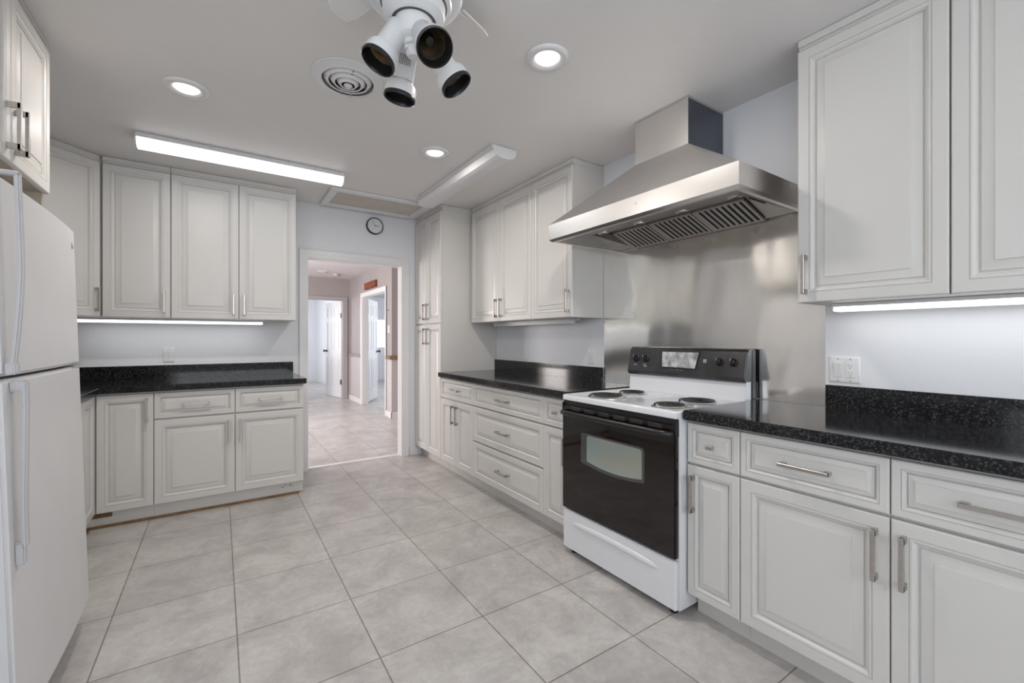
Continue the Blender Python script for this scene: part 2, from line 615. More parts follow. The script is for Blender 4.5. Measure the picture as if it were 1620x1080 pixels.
# lighter wainscot paint below the rails
w = MB()
w.box(HX - 0.004, HX, D2Y1 + 0.072, HY, 0.0, 0.87)
w.box(HX - 0.004, HX, 6.62, D2Y0 - 0.072, 0, 0.90)
w.box(HX - 0.004, 6.0, 6.616, 6.62, 0, 0.90)
struct(w.build('trim_7', 'hall_low'))


def baseboard(name, boxes, m='trim'):
    mb = MB()
    for b in boxes:
        mb.box(*b)
    return struct(mb.build(name, m, bevel=0.003))


baseboard('baseboard_back', [(OX1 + 0.075, 1.79, YB - 0.014, YB, 0, 0.085)])
baseboard('baseboard_hall', [(HX - 0.016, HX - 0.004, D2Y1 + 0.072, HY, 0, 0.09),
                             (HX - 0.016, HX - 0.004, 6.60, D2Y0 - 0.072, 0, 0.09),
                             (HX - 0.016, 6.0, 6.60, 6.614, 0, 0.09)])
baseboard('baseboard_bedroom', [(2.305, 2.32, HY + 0.12, 13.5, 0, 0.09), (-1.5, 2.305, 13.485, 13.5, 0, 0.09)])
baseboard('baseboard_side_room', [(2.42, 6.0, 12.93, 12.95, 0, 0.10)])


# six panel hall doors (structure)
def six_panel_door(name, loc, rotz, wd=0.80, h=1.97, knob_x=None, hinge_x=None):
    t = 0.036
    mb = MB()
    mb.box(0, wd, 0.006, t - 0.006, 0, h)
    st, rails = 0.105, ((0, 0.20), (0.82, 0.98), (1.55, 1.66), (1.86, h))
    for ya, yb in ((0, 0.006), (t - 0.006, t)):
        for x0, x1 in ((0, st), (wd / 2 - 0.05, wd / 2 + 0.05), (wd - st, wd)):
            mb.box(x0, x1, ya, yb, 0, h)
        for z0, z1 in rails:
            mb.box(st, wd / 2 - 0.05, ya, yb, z0, z1)
            mb.box(wd / 2 + 0.05, wd - st, ya, yb, z0, z1)
        for x0, x1 in ((st, wd / 2 - 0.05), (wd / 2 + 0.05, wd - st)):
            for z0, z1 in ((0.20, 0.82), (0.98, 1.55), (1.66, 1.86)):
                mb.box(x0 + 0.03, x1 - 0.03, ya + (0.001 if ya == 0 else 0), yb - (0.001 if ya else 0), z0 + 0.03, z1 - 0.03)
    o = struct(mb.build(name, 'door', loc=loc, rot=(0, 0, rotz)))
    kb = MB()
    for s, y in ((-1, 0), (1, t)):
        mt = Matrix.Translation((knob_x, y, 0.95)) @ Matrix.Rotation(R(90) * (-s if s < 0 else -1), 4, 'X')
        mt = Matrix.Translation((knob_x, y, 0.95)) @ Matrix.Rotation(R(90 if s < 0 else -90), 4, 'X')
        kb.lathe([(0.03, 0), (0.03, 0.006), (0.012, 0.010), (0.012, 0.035), (0.026, 0.042), (0.028, 0.058), (0.018, 0.070), (0, 0.072)], 20, mt)
    kb.build('door_knob', 'bronze', o, smooth=40)
    for z in (0.32, 1.68):
        MB().box(hinge_x - 0.045, hinge_x + 0.005, -0.006, 0.0, z - 0.05, z + 0.05).build('hinge', 'bronze', o)
    return o


# door into the far bedroom, hinged on the right jamb, swung inward
a1 = R(11)
six_panel_door('door_1', (D1X1 - 0.02 - 0.80 * math.sin(a1), HY + 0.12 + 0.80 * math.cos(a1), 0.012), R(-90) + a1, knob_x=0.06, hinge_x=0.80)
# door into the side room, hinged on the far jamb, swung wide into the room
six_panel_door('door_2', (HX + 0.105, D2Y1 + 0.07, 0.012), math.atan2(0.80, 0.46), wd=0.84, knob_x=0.78, hinge_x=0.04)

# ------------------------------------------------------------------ cabinets
PT = 0.020


def raised_panel(wd, h, k=None):
    if k is None:
        k = min(1.0, min(wd, h) / 0.30)
    pr = [(0, PT), (0, 0.0045), (0.0015, 0.0015), (0.0045, 0.0), (0.0415 * k, 0.0), (0.0422 * k, 0.0030),
          (0.0440 * k, 0.0032), (0.0450 * k, 0.0006), (0.0500 * k, 0.0008), (0.0550 * k, 0.0034), (0.0585 * k, 0.0082), (0.0610 * k, 0.0090),
          (0.0625 * k, 0.0150), (0.0665 * k, 0.0150), (0.0680 * k, 0.0105), (0.0740 * k, 0.0100), (0.0980 * k, 0.0034), (0.0990 * k, 0.0012), (0.1030 * k, 0.0012)]
    return MB().rings(wd, h, pr)


def pull(parent, x, z, vertical=True, L=0.160):
    mb = MB()
    hw, d = 0.0062, 0.034
    for s in (-1, 1):
        a, b = s * L / 2, s * (L / 2 - 0.020)
        if vertical:
            mb.box(-hw, hw, -d, 0.0, a, b)
        else:
            mb.box(a, b, -d, 0.0, -hw, hw)
    if vertical:
        mb.box(-hw, hw, -d - 0.002, -d + 0.009, -L / 2, L / 2)
    else:
        mb.box(-L / 2, L / 2, -d - 0.002, -d + 0.009, -hw, hw)
    o = mb.build('handle', 'nickel', parent, loc=(x, 0, z), bevel=0.0012, seg=1)
    return o


def knob(parent, x, z):
    mb = MB()
    mb.box(-0.006, 0.006, -0.018, 0, -0.006, 0.006)
    mb.box(-0.015, 0.015, -0.027, -0.015, -0.0085, 0.0085)
    return mb.build('knob', 'nickel', parent, loc=(x, 0, z), bevel=0.0012, seg=1)


def front(parent, kind, x0, x1, z0, z1, h=None, loc=None, rot=None, k=None):
    g = 0.0016
    wd, ht = x1 - x0 - 2 * g, z1 - z0
    o = raised_panel(wd, ht, k).build(kind, 'cab', parent, loc=loc or (x0 + g, 0, z0), rot=rot, smooth=25)
    if h:
        if h[0] == 'v':
            pull(o, h[1] if h[1] > 0 else wd + h[1], h[2], True)
        elif h[0] == 'h':
            pull(o, wd / 2, ht / 2, False)
        elif h[0] == 'k':
            knob(o, wd / 2, ht / 2)
    return o


BZ0, BZ1, DRZ0, DRZ1 = 0.105, 0.674, 0.684, 0.858
HB = BZ1 - BZ0 - 0.04 - 0.08   # pull centre height on a base door
UZ0, UZ1 = 1.376, 2.428
HU = 0.035 + 0.08


def base_cab(label, loc, rotz, wd, depth, fronts, group=None, toe_in=0.08, shim=False):
    t = thing('base_cabinet', label, 'cabinet', loc, rotz, group)
    MB().box(0.0005, wd - 0.0005, PT + 0.001, depth, 0.100, 0.871).build('carcass', 'cab_side', t)
    z = 0.016 if shim else 0.0
    MB().box(0.0005, wd - 0.0005, toe_in, toe_in + 0.016, z, 0.100).build('toe_kick', 'cab_side', t)
    if shim:
        MB().box(0.0005, wd - 0.03, toe_in - 0.012, toe_in + 0.05, 0, 0.0155).build('shim_strip', 'wood_shim', t)
    for f in fronts:
        front(t, *f)
    return t


def upper_cab(label, loc, rotz, wd, depth, fronts, group=None, z0=UZ0, z1=UZ1, name='wall_cabinet', trim_z=ZC - 0.002, side_over=0):
    t = thing(name, label, 'cabinet', loc, rotz, group)
    MB().box(0.0005, wd - 0.0005, PT + 0.001, depth, z0, z1 + 0.006).build('carcass', 'cab_side', t)
    c = MB()
    c.box(0.0005, wd - 0.0005, 0.016, depth, z1 + 0.0065, trim_z)
    c.box(0.0005, wd - 0.0005, 0.008, 0.017, z1 + 0.020, trim_z)
    c.build('crown_trim', 'cab', t, bevel=0.002)
    for f in fronts:
        front(t, *f)
    return t


XB = 1.715
RR = R(-90)
DW = XW - 0.003 - XB      # base depth right side
# --- right wall, near run (right of the stove)
Y1 = 1.176
base_cab('narrow white base cabinet just right of the stove, square knob on its drawer', (XB, Y1, 0), RR, 0.235, DW,
         [('drawer', 0, 0.235, DRZ0, DRZ1, ('k',)), ('door', 0, 0.235, BZ0, BZ1, ('v', 0.032, HB))])
base_cab('white base cabinet second right of the stove, door pull on its right edge', (XB, Y1 - 0.235, 0), RR, 0.468, DW,
         [('drawer', 0, 0.468, DRZ0, DRZ1, ('h',)), ('door', 0, 0.468, BZ0, BZ1, ('v', -0.033, HB))])
base_cab('white base cabinet cut off by the lower right edge of the photo', (XB, Y1 - 0.703, 0), RR, 0.468, DW,
         [('drawer', 0, 0.468, DRZ0, DRZ1, ('h',)), ('door', 0, 0.468, BZ0, BZ1, ('v', 0.033, HB))])
# --- right wall, far run (left of the stove)
base_cab('narrow white base cabinet immediately left of the stove, knob on its small drawer', (XB, 2.211, 0), RR, 0.262, DW,
         [('drawer', 0, 0.262, DRZ0, DRZ1, ('k',)), ('door', 0, 0.262, BZ0, BZ1, ('v', -0.035, HB))])
base_cab('wide white base cabinet of three stacked drawers below the far black counter', (XB, 3.142, 0), RR, 0.931, DW,
         [('drawer', 0, 0.931, DRZ0, DRZ1, ('h',)), ('drawer', 0, 0.931, 0.400, 0.674, ('h',), None, None, 0.85),
          ('drawer', 0, 0.931, BZ0, 0.390, ('h',), None, None, 0.85)])
base_cab('white base cabinet with a drawer over two narrow doors next to the tall pantry', (XB, 3.764, 0), RR, 0.622, DW,
         [('drawer', 0, 0.622, DRZ0, DRZ1, ('h',)), ('door', 0, 0.311, BZ0, BZ1, ('v', -0.036, HB)),
          ('door', 0.311, 0.622, BZ0, BZ1, ('v', 0.036, HB))])
# --- tall pantry
PW = 0.648
t = thing('pantry_cabinet', 'tall white pantry cabinet with four doors beside the doorway', 'cabinet', (XB, 4.417, 0), RR)
MB().box(0.0005, PW, PT + 0.001, DW, 0.100, 2.434).build('carcass', 'cab_side', t)
MB().box(0.0005, PW, 0.08, 0.096, 0, 0.100).build('toe_kick', 'cab_side', t)
c = MB()
c.box(0.0005, PW + 0.004, 0.012, DW, 2.4345, ZC - 0.002)
c.box(-0.0005, PW + 0.010, 0.004, DW, 2.456, ZC - 0.002)
c.build('crown_trim', 'cab', t, bevel=0.002)
for z0, z1, hz in ((BZ0, 1.362, 1.362 - BZ0 - 0.04 - 0.075), (1.374, 2.426, 0.035 + 0.08)):
    front(t, 'door', 0, PW / 2, z0, z1, ('v', -0.036, hz))
    front(t, 'door', PW / 2, PW, z0, z1, ('v', 0.036, hz))
# --- uppers, right wall
XU = 2.020
DU = XW - 0.003 - XU
upper_cab('white wall cabinet with two doors above the far counter, next to the pantry', (XU, 3.733, 0), RR, 0.976, DU,
          [('door', 0, 0.502, UZ0, UZ1, ('v', -0.033, HU)), ('door', 0.502, 0.976, UZ0, UZ1, ('v', 0.040, HU))])
upper_cab('single door white wall cabinet just left of the range hood', (XU, 2.757, 0), RR, 0.479, DU,
          [('door', 0, 0.479, UZ0, UZ1, ('v', -0.033, HU))])
t = upper_cab('large white wall cabinet just right of the range hood, pull at its lower left corner', (XU, 0.864, 0), RR, 0.463, DU,
              [('door', 0, 0.463, UZ0, UZ1, ('v', 0.032, HU))])
MB().box(-0.0012, 0.0004, PT + 0.002, DU, UZ0 + 0.001, ZC - 0.003).build('side_panel', mat('dark wood end panel', (0.085, 0.055, 0.04), 0.45, noise=0.3, nscale=12), t)
upper_cab('white wall cabinet cut off by the right edge of the photo', (XU, 0.3995, 0), RR, 0.463, DU,
          [('door', 0, 0.463, UZ0, UZ1, ('v', -0.032, HU))])
# --- back wall uppers
YU = 4.040
DB = YB - 0.003 - YU
upper_cab('single door white wall cabinet between the angled corner cabinet and the two door cabinet', (-0.670, YU, 0), 0, 0.372, DB,
          [('door', 0, 0.372, UZ0, UZ1, ('v', -0.034, HU))])
upper_cab('white wall cabinet with two doors left of the doorway', (-0.297, YU, 0), 0, 0.829, DB,
          [('door', 0, 0.422, UZ0, UZ1, ('v', -0.034, HU)), ('door', 0.422, 0.829, UZ0, UZ1, ('v', 0.034, HU))])
# angled corner upper
t = thing('corner_wall_cabinet', 'angled white corner wall cabinet above the refrigerator corner, beside the dark gap', 'cabinet', (-0.672, YU, 0))
o = 0.015
pts = [(-0.969 - o, 3.743 + o), (-0.672 - o, YU + o), (-0.672 - 0.002, YU + 0.04), (-0.672 - 0.002, YB - 0.003), (XL + 0.003, YB - 0.003), (XL + 0.003, 3.743 + o)]
lp = [(x + 0.672, y - YU) for x, y in pts]
MB().prism(lp, UZ0, UZ1 + 0.006).build('carcass', 'cab_side', t)
MB().prism(lp, UZ1 + 0.0065, ZC - 0.002).build('crown_trim', 'cab', t, bevel=0.002)
front(t, 'door', 0, 0.414, UZ0, UZ1, ('v', -0.030, HU), loc=(-0.297 + 0.002, -0.297 + 0.001, UZ0), rot=(0, 0, R(45)))
# --- left wall cabinet above the refrigerator
XF = -0.600
FW = 0.836
t = upper_cab('white two door cabinet above the refrigerator, its brown underside showing', (XF, 1.803, 0), R(90), FW, XF - XL - 0.003,
              [('door', 0, FW / 2, 1.838, 2.440, ('v', -0.036, 0.035 + 0.08)), ('door', FW / 2, FW, 1.838, 2.440, ('v', 0.036, 0.035 + 0.08))],
              z0=1.842, z1=2.440)
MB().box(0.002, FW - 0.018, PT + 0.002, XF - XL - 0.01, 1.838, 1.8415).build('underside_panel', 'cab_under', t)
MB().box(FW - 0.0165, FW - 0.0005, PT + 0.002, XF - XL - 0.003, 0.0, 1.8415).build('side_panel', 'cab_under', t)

# --- back wall base run
YF = 3.790
t = base_cab('white base cabinet of two drawers over two doors left of the doorway', (-0.370, YF, 0), 0, 0.922, YB - 0.003 - YF,
         [('drawer', 0, 0.464, DRZ0, DRZ1, ('h',)), ('drawer', 0.464, 0.922, DRZ0, DRZ1, ('h',)),
          ('door', 0, 0.464, BZ0, BZ1, ('v', -0.034, HB)), ('door', 0.464, 0.922, BZ0, BZ1, ('v', 0.034, HB))], toe_in=0.045, shim=True)
M['scuff'] = mat('scuff', (0.16, 0.12, 0.09), 0.6)
for x, z, w_, h_ in ((0.775, 0.062, 0.010, 0.006), (0.790, 0.078, 0.012, 0.005), (0.826, 0.068, 0.008, 0.012), (0.768, 0.070, 0.006, 0.004), (0.842, 0.060, 0.005, 0.009)):
    MB().box(x, x + w_, 0.0438, 0.0449, z, z + h_).build('scuff_mark', 'scuff', t)
t = thing('corner_base_cabinet', 'white corner base cabinet with two tall narrow doors meeting at a right angle', 'cabinet', (-0.660, YF, 0))
X0, Y0 = -0.660, YF
q = PT + 0.001
pts = [(XL + 0.003, 3.49), (X0 - q, 3.49), (X0 - q, Y0 + q), (-0.3705, Y0 + q), (-0.3705, YB - 0.003), (XL + 0.003, YB - 0.003)]
lp = [(x - X0, y - Y0) for x, y in pts]
MB().prism(lp, 0.100, 0.871).build('carcass', 'cab_side', t)
tk = MB()
tk.box(-0.061, 0.2895, 0.045, 0.061, 0.016, 0.0995)
tk.box(-0.061, -0.045, -0.30, 0.045, 0.016, 0.0995)
tk.build('toe_kick', 'cab_side', t)
tk = MB()
tk.box(-0.061, 0.2895, 0.033, 0.09, 0, 0.0155)
tk.box(-0.09, -0.033, -0.30, 0.033, 0, 0.0155)
tk.build('shim_strip', 'wood_shim', t)
MB().box(-0.055, 0.075, 0.040, 0.0445, 0.066, 0.0995).build('raw_edge', 'wood_shim', t)
front(t, 'door', 0.002, 0.290, BZ0, DRZ1, ('v', -0.034, 0.558 + 0.085))
front(t, 'door', 0, 0.298, BZ0, DRZ1, None, loc=(0, -0.2995, BZ0), rot=(0, 0, R(90)))
base_cab('white base cabinet along the left wall, mostly hidden behind the refrigerator', (-0.660, 2.665, 0), R(90), 0.823, -0.660 - XL - 0.003,
         [('drawer', 0, 0.823, DRZ0, DRZ1, ('h',)), ('door', 0, 0.4115, BZ0, BZ1, ('v', -0.034, HB)), ('door', 0.4115, 0.823, BZ0, BZ1, ('v', 0.034, HB))], toe_in=0.045)

# ------------------------------------------------------------------ worktops
CZ0, CZ1 = 0.8725, 0.914


def worktop(label, pts, splashes, cx, cy):
    t = thing('countertop', label, 'countertop', (cx, cy, CZ0))
    MB().prism([(x - cx, y - cy) for x, y in pts], 0, CZ1 - CZ0).build('slab', 'granite', t, bevel=0.004, seg=3)
    for b in splashes:
        MB().box(b[0] - cx, b[1] - cx, b[2] - cy, b[3] - cy, CZ1 - CZ0 + 0.0005, 1.016 - CZ0).build('backsplash', 'granite', t, bevel=0.002)
    return t


worktop('black granite countertop right of the stove running to the right edge of the photo',
        [(1.684, -0.0), (XW - 0.002, -0.0), (XW - 0.002, 1.178), (1.684, 1.178)], [(XW - 0.022, XW - 0.002, 0, 0.868)], 2.0, 0.59)
worktop('black granite countertop between the pantry and the stove',
        [(1.684, 1.946), (XW - 0.0105, 1.946), (XW - 0.0105, 3.762), (1.684, 3.762)], [(XW - 0.0225, XW - 0.0025, 2.277, 3.762)], 2.0, 2.85)
worktop('L shaped black granite countertop at the back left, left of the doorway',
        [(XL + 0.003, 2.668), (-0.632, 2.668), (-0.632, 3.763), (0.570, 3.763), (0.570, YB - 0.002), (XL + 0.003, YB - 0.002)],
        [(XL + 0.024, 0.553, YB - 0.022, YB - 0.002), (XL + 0.003, XL + 0.023, 2.668, YB - 0.002)], -0.3, 4.0)

# ------------------------------------------------------------------ stainless wall sheet
tag(MB().box(XW - 0.0022, XW - 0.0003, 0.874, 2.272, 0.916, 1.96).build('steel_wall_panel', 'sheet'),
    'stainless steel sheet covering the wall behind the stove below the hood', 'wall panel')

# ------------------------------------------------------------------ range hood
HO = (2.02, 1.567, 1.83)
hood = thing('range_hood', 'stainless steel chimney range hood on the right wall above the stove', 'range hood', HO)
hx0, hx1, hy0, hy1 = 1.735, XW - 0.003, 0.955, 2.178
hb, ht = 1.838, 1.944
fx0, fy0, fy1, fz = 2.005, 1.369, 1.713, 2.232
mb = MB()
# canopy: outer band, pyramid
V = [(hx0, hy0, hb + 0.012), (hx0, hy1, hb + 0.012), (hx1, hy1, hb + 0.012), (hx1, hy0, hb + 0.012),
     (hx0, hy0, ht), (hx0, hy1, ht), (hx1, hy1, ht), (hx1, hy0, ht),
     (fx0, fy0, fz), (fx0, fy1, fz), (hx1, fy1, fz), (hx1, fy0, fz),
     (hx0 + 0.022, hy0 + 0.010, hb), (hx0 + 0.022, hy1 - 0.010, hb), (hx1, hy1 - 0.010, hb), (hx1, hy0 + 0.010, hb),
     (hx0 + 0.040, hy0 + 0.030, hb), (hx0 + 0.040, hy1 - 0.030, hb), (hx1, hy1 - 0.030, hb), (hx1, hy0 + 0.030, hb),
     ]
F = [(0, 1, 5, 4), (1, 2, 6, 5), (3, 0, 4, 7), (2, 3, 7, 6),
     (4, 5, 9, 8), (5, 6, 10, 9), (7, 4, 8, 11), (6, 7, 11, 10), (8, 9, 10, 11),
     (0, 12, 13, 1), (1, 13, 14, 2), (3, 15, 12, 0), (12, 16, 17, 13), (13, 17, 18, 14), (15, 19, 16, 12)]
mb.add(V, F)
mb.build('canopy', 'steel', hood, off=HO, bevel=0)
mb = MB()
mb.box(fx0, hx1, fy0, fy1, fz - 0.002, ZC - 0.003)
mb.box(fx0 - 0.004, hx1, fy0 - 0.004, fy1 + 0.004, ZC - 0.010, ZC - 0.002)
mb.build('chimney', 'steel', hood, off=HO, bevel=0.0015)
MB().box(fx0 + 0.002, hx1, fy0 - 0.0012, fy0 - 0.0002, fz + 0.002, ZC - 0.012).build('dark_reflection_sheet', mat('painted reflection steel', (0.15, 0.16, 0.19), 0.3, 0.9, noise=0.05, nscale=20), hood, off=HO)  # added sheet; the chimney side's dark reflection is put into its colour
# underside: front lamp rail rising to a filter bank that slopes down to the wall
yi0, yi1 = hy0 + 0.030, hy1 - 0.030
xi0, xi1 = hx0 + 0.040, hx1 - 0.004
xf, zf, xk, zk = 2.100, 1.908, xi1 - 0.012, hb + 0.001
yf0, yf1 = 1.130, 1.985
P0, P1, P2, P3 = (xi0, yi0, hb), (xi0, yi1, hb), (xi1, yi0, hb), (xi1, yi1, hb)
V = [P0, P1, P2, P3, (xf, yf0, zf), (xf, yf1, zf), (xk, yf0, zk), (xk, yf1, zk), (1.920, 1.990, 1.873)]
F = [(0, 1, 8), (0, 8, 5, 4), (1, 3, 8), (8, 3, 7, 5), (0, 4, 2), (4, 6, 2), (2, 6, 7, 3)]
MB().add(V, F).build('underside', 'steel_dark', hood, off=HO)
nF = 3
fw = (yf1 - yf0) / nF
slope = math.atan2(zk - zf, xk - xf)
L = math.hypot(xk - xf, zk - zf)
for i in range(nF):
    ya = yf0 + i * fw + 0.004
    wdt = fw - 0.008
    mt = Matrix.Translation((xf - HO[0], ya - HO[1], zf - 0.002 - HO[2])) @ Matrix.Rotation(-slope, 4, 'Y')
    fb = MB()
    fb.box(0, L, 0, 0.014, -0.012, 0, mt)
    fb.box(0, L, wdt - 0.014, wdt, -0.012, 0, mt)
    fb.box(0, 0.010, 0.014, wdt - 0.014, -0.012, 0, mt)
    fb.box(L - 0.012, L, 0.014, wdt - 0.014, -0.012, 0, mt)
    ns = 8
    p = (wdt - 0.028) / ns
    for k in range(ns):
        y0 = 0.014 + k * p + p * 0.5
        fb.box(0.010, L - 0.012, y0, y0 + p * 0.5, -0.0105, -0.0080, mt)
    fo = fb.build('baffle_filter', 'filter', hood)
    MB().box(0.003, L - 0.003, 0.003, wdt - 0.003, -0.0076, -0.001, mt).build('dark_backing', 'black_gap', fo)
for y in (1.10, 1.375, 1.65, 1.925):
    lx = 1.965
    lz = hb + (lx - xi0) / (xf - xi0) * (zf - hb)
    tilt = math.atan2(zf - hb, xf - xi0)
    mt = Matrix.Translation((lx - HO[0], y - HO[1], lz - 0.010 - HO[2])) @ Matrix.Rotation(-tilt, 4, 'Y')
    lm = MB().lathe([(0.018, 0.003), (0.028, 0.002), (0.032, 0.005), (0.032, 0.012)], 24, mt).build('hood_lamp', 'steel', hood, smooth=40)
    MB().lathe([(0.0, 0.002), (0.018, 0.002)], 16, mt, caps=False).build('lamp_glass', 'black_gap', lm)
for k in range(7):
    x = 2.045 + k * 0.021
    z = hb + (zf - hb) * (1.072 - yi0) / (yf0 - yi0)
    mt = Matrix.Translation((x - HO[0], 1.072 - HO[1], z - 0.006 - HO[2]))
    MB().lathe([(0.0055, 0), (0.0065, 0.002), (0.0065, 0.014)], 10, mt).build('control_button', 'black_plastic', hood)
mt = Matrix.Translation((hx0 - HO[0], 1.482 - HO[1], 1.905 - HO[2])) @ Matrix.Rotation(R(-90), 4, 'Y')
MB().lathe([(0.006, 0), (0.006, 0.002), (0.0, 0.003)], 14, mt).build('badge', 'white_print', hood, smooth=40)

# ------------------------------------------------------------------ stove
SO = (1.98, 1.563, 0)
sy0, sy1 = 1.183, 1.943
sx0, sx1 = 1.652, 2.300
stove = thing('stove', 'white freestanding electric range with black oven door and four coil burners', 'stove', SO)
sm = MB()
sm.box(sx0 + 0.022, sx1, sy0, sy1, 0.030, 0.880)
sm.build('body', 'enamel', stove, off=SO, bevel=0.003)
# cooktop: shallow tray with raised rolled rim
cm = MB()
Vt, Ft = [], []
prof = [(0.0, 0.876), (0.0, 0.898), (0.004, 0.905), (0.012, 0.908), (0.028, 0.907), (0.040, 0.899)]
for ins, z in prof:
    xs0, xs1 = sx0 + ins, sx1 - 0.075 - ins * 0.3
    Vt += [(xs0, sy0 + 0.002 + ins * 0.6, z), (xs1, sy0 + 0.002 + ins * 0.6, z), (xs1, sy1 - 0.002 - ins * 0.6, z), (xs0, sy1 - 0.002 - ins * 0.6, z)]
for i in range(len(prof) - 1):
    for k in range(4):
        k2 = (k + 1) % 4
        Ft.append((i * 4 + k, i * 4 + k2, i * 4 + 4 + k2, i * 4 + 4 + k))
Ft.append((3, 2, 1, 0))
e = (len(prof) - 1) * 4
Ft.append((e, e + 1, e + 2, e + 3))
cm.add(Vt, Ft)
cm.build('cooktop', 'enamel', stove, off=SO, smooth=60)
# white riser and black control panel
rz = MB()
rz.prism([(0, 0), (0.060, 0), (0.060, 0.125), (0.012, 0.125)], sy0 + 0.003, sy1 - 0.003,
         Matrix.Translation((2.212, 0, 0.900)) @ Matrix(((1, 0, 0, 0), (0, 0, 1, 0), (0, 1, 0, 0), (0, 0, 0, 1))))
rz.build('riser', 'enamel', stove, off=SO, bevel=0.002)
SW = Matrix(((1, 0, 0, 0), (0, 0, 1, 0), (0, 1, 0, 0), (0, 0, 0, 1)))   # (x, z) outline extruded along y
cp = MB()
cp.prism([(2.200, 1.010), (2.197, 1.020), (2.228, 1.158), (2.238, 1.170), (2.252, 1.174), (2.300, 1.172), (2.300, 1.000), (2.210, 1.000)], sy0 - 0.001, sy1 + 0.001, SW)
panel = cp.build('control_panel', 'black_enamel', stove, off=SO, bevel=0.005, seg=3)
cp = MB()
cp.prism([(2.272, 0.870), (2.302, 0.870), (2.302, 1.165), (2.272, 1.165)], sy0 - 0.003, sy0 + 0.004, SW)
cp.prism([(2.272, 0.870), (2.302, 0.870), (2.302, 1.165), (2.272, 1.165)], sy1 - 0.004, sy1 + 0.003, SW)
cp.build('panel_end_cap', 'black_plastic', stove, off=SO)
ang = math.atan2(0.031, 0.138)


def on_panel(y, z):
    x = 2.197 + (z - 1.020) * 0.031 / 0.138
    return Matrix.Translation((x - SO[0], y - SO[1], z)) @ Matrix.Rotation(ang, 4, 'Y') @ Matrix.Rotation(R(-90), 4, 'Y')
    # local z now points out of the panel (-x), local x up


for y, z in ((1.883, 1.102), (1.808, 1.102), (1.326, 1.102), (1.250, 1.102)):
    mt = on_panel(y, z)
    kn = MB().lathe([(0.022, 0), (0.022, 0.005), (0.019, 0.007), (0.0165, 0.022), (0.015, 0.024), (0, 0.024)], 24, mt)
    kn.box(-0.016, 0.016, -0.004, 0.004, 0.022, 0.030, mt @ Matrix.Rotation(R(20 * math.sin(y * 40)), 4, 'Z'))
    k_ = kn.build('control_knob', 'black_plastic', stove, smooth=35)
    MB().box(0.004, 0.016, -0.0012, 0.0012, 0.0301, 0.0306, mt).build('pointer', 'white_print', k_)
mt = on_panel(1.572, 1.103)
dp = MB()
dp.prism([(-0.046, -0.110), (0.046, -0.122), (0.046, 0.122), (-0.046, 0.110)], 0.0005, 0.003, mt)
d_ = dp.build('display', 'display', stove, bevel=0.0015)
fr = MB()
for a, b, c_, d2 in ((-0.050, -0.046, -0.118, 0.118), (0.046, 0.050, -0.126, 0.126)):
    fr.box(a, b, c_, d2, 0.0005, 0.004, mt)
for s in (-1, 1):
    fr.prism([(-0.050, s * 0.110), (-0.050, s * 0.116), (0.050, s * 0.129), (0.050, s * 0.122)][::s], 0.0005, 0.004, mt)
fr.build('display_frame', 'black_plastic', d_)
mb = MB()
mb.box(-0.010, 0.010, -0.010, 0.010, 0.0005, 0.003, on_panel(1.408, 1.103))
mb.build('oven_button', 'grey_print', stove)
mb = MB()
for i, ln in enumerate((0.004, 0.007, 0.003, 0.009, 0.004, 0.010)):
    mb.box(-0.0012, 0.0012, -ln / 2, ln / 2, 0.0003, 0.0008, on_panel(1.625 - i * 0.016, 1.045))
for y0, zz in ((1.885, 1.062), (1.812, 1.066), (1.806, 1.055)):
    mb.box(-0.003, 0.003, -0.012, 0.012, 0.0003, 0.0008, on_panel(y0, zz))
mb.build('printed_marks', 'grey_print', stove)
# burners
for bx, by, br in ((1.822, 1.760, 0.098), (2.055, 1.775, 0.078), (1.815, 1.335, 0.080), (2.045, 1.340, 0.096)):
    pan = MB().lathe([(0.0, 0.8905), (br * 0.5, 0.8905), (br * 0.85, 0.8945), (br * 1.0, 0.9008), (br * 1.09, 0.9022), (br * 1.13, 0.9002), (br * 1.13, 0.8985)], 40,
                     Matrix.Translation((bx - SO[0], by - SO[1], 0)), caps=False)
    po = pan.build('drip_pan', 'chrome', stove, smooth=50)
    pts = []
    turns = 4.4 if br > 0.09 else 3.4
    n = int(turns * 40)
    for i in range(n + 1):
        a = 2 * math.pi * turns * i / n
        rr = 0.018 + (br - 0.008 - 0.018) * i / n
        pts.append((bx - SO[0] + rr * math.cos(a), by - SO[1] + rr * math.sin(a), 0.9095))
    pts.append((pts[-1][0] + 0.006, pts[-1][1] + 0.012, 0.903))
    MB().tube(pts, 0.0052, 8, ry=0.0038).build('coil_element', 'coil', po, smooth=60)
# oven door
od = MB()
od.box(sx0 - 0.006, sx0 + 0.020, sy0 + 0.004, sy1 - 0.004, 0.262, 0.848)
door = od.build('oven_door', 'black_glass', stove, off=SO, bevel=0.004)
oe = MB()
for ya, yb_ in ((sy0 + 0.003, sy0 + 0.012), (sy1 - 0.012, sy1 - 0.003)):
    oe.box(sx0 - 0.0075, sx0 + 0.021, ya, yb_, 0.795, 0.862)
oe.build('door_end_cap', 'black_plastic', door, off=SO, bevel=0.002)
# oven window: rounded, curved bottom edge
def win_outline(y0, y1, z0, z1, sag, r):
    pts = []
    for cy_, cz_, a0 in ((y1 - r, z1 - r, 0), (y0 + r, z1 - r, 90)):
        for k in range(7):
            a = R(a0 + 15 * k)
            pts.append((cy_ + r * math.cos(a), cz_ + r * math.sin(a)))
    for k in range(0, 21):
        u = k / 20
        y = y0 + (y1 - y0) * u
        z = z0 - sag * (1 - (2 * u - 1) ** 2)
        pts.append((y, z))
    return pts


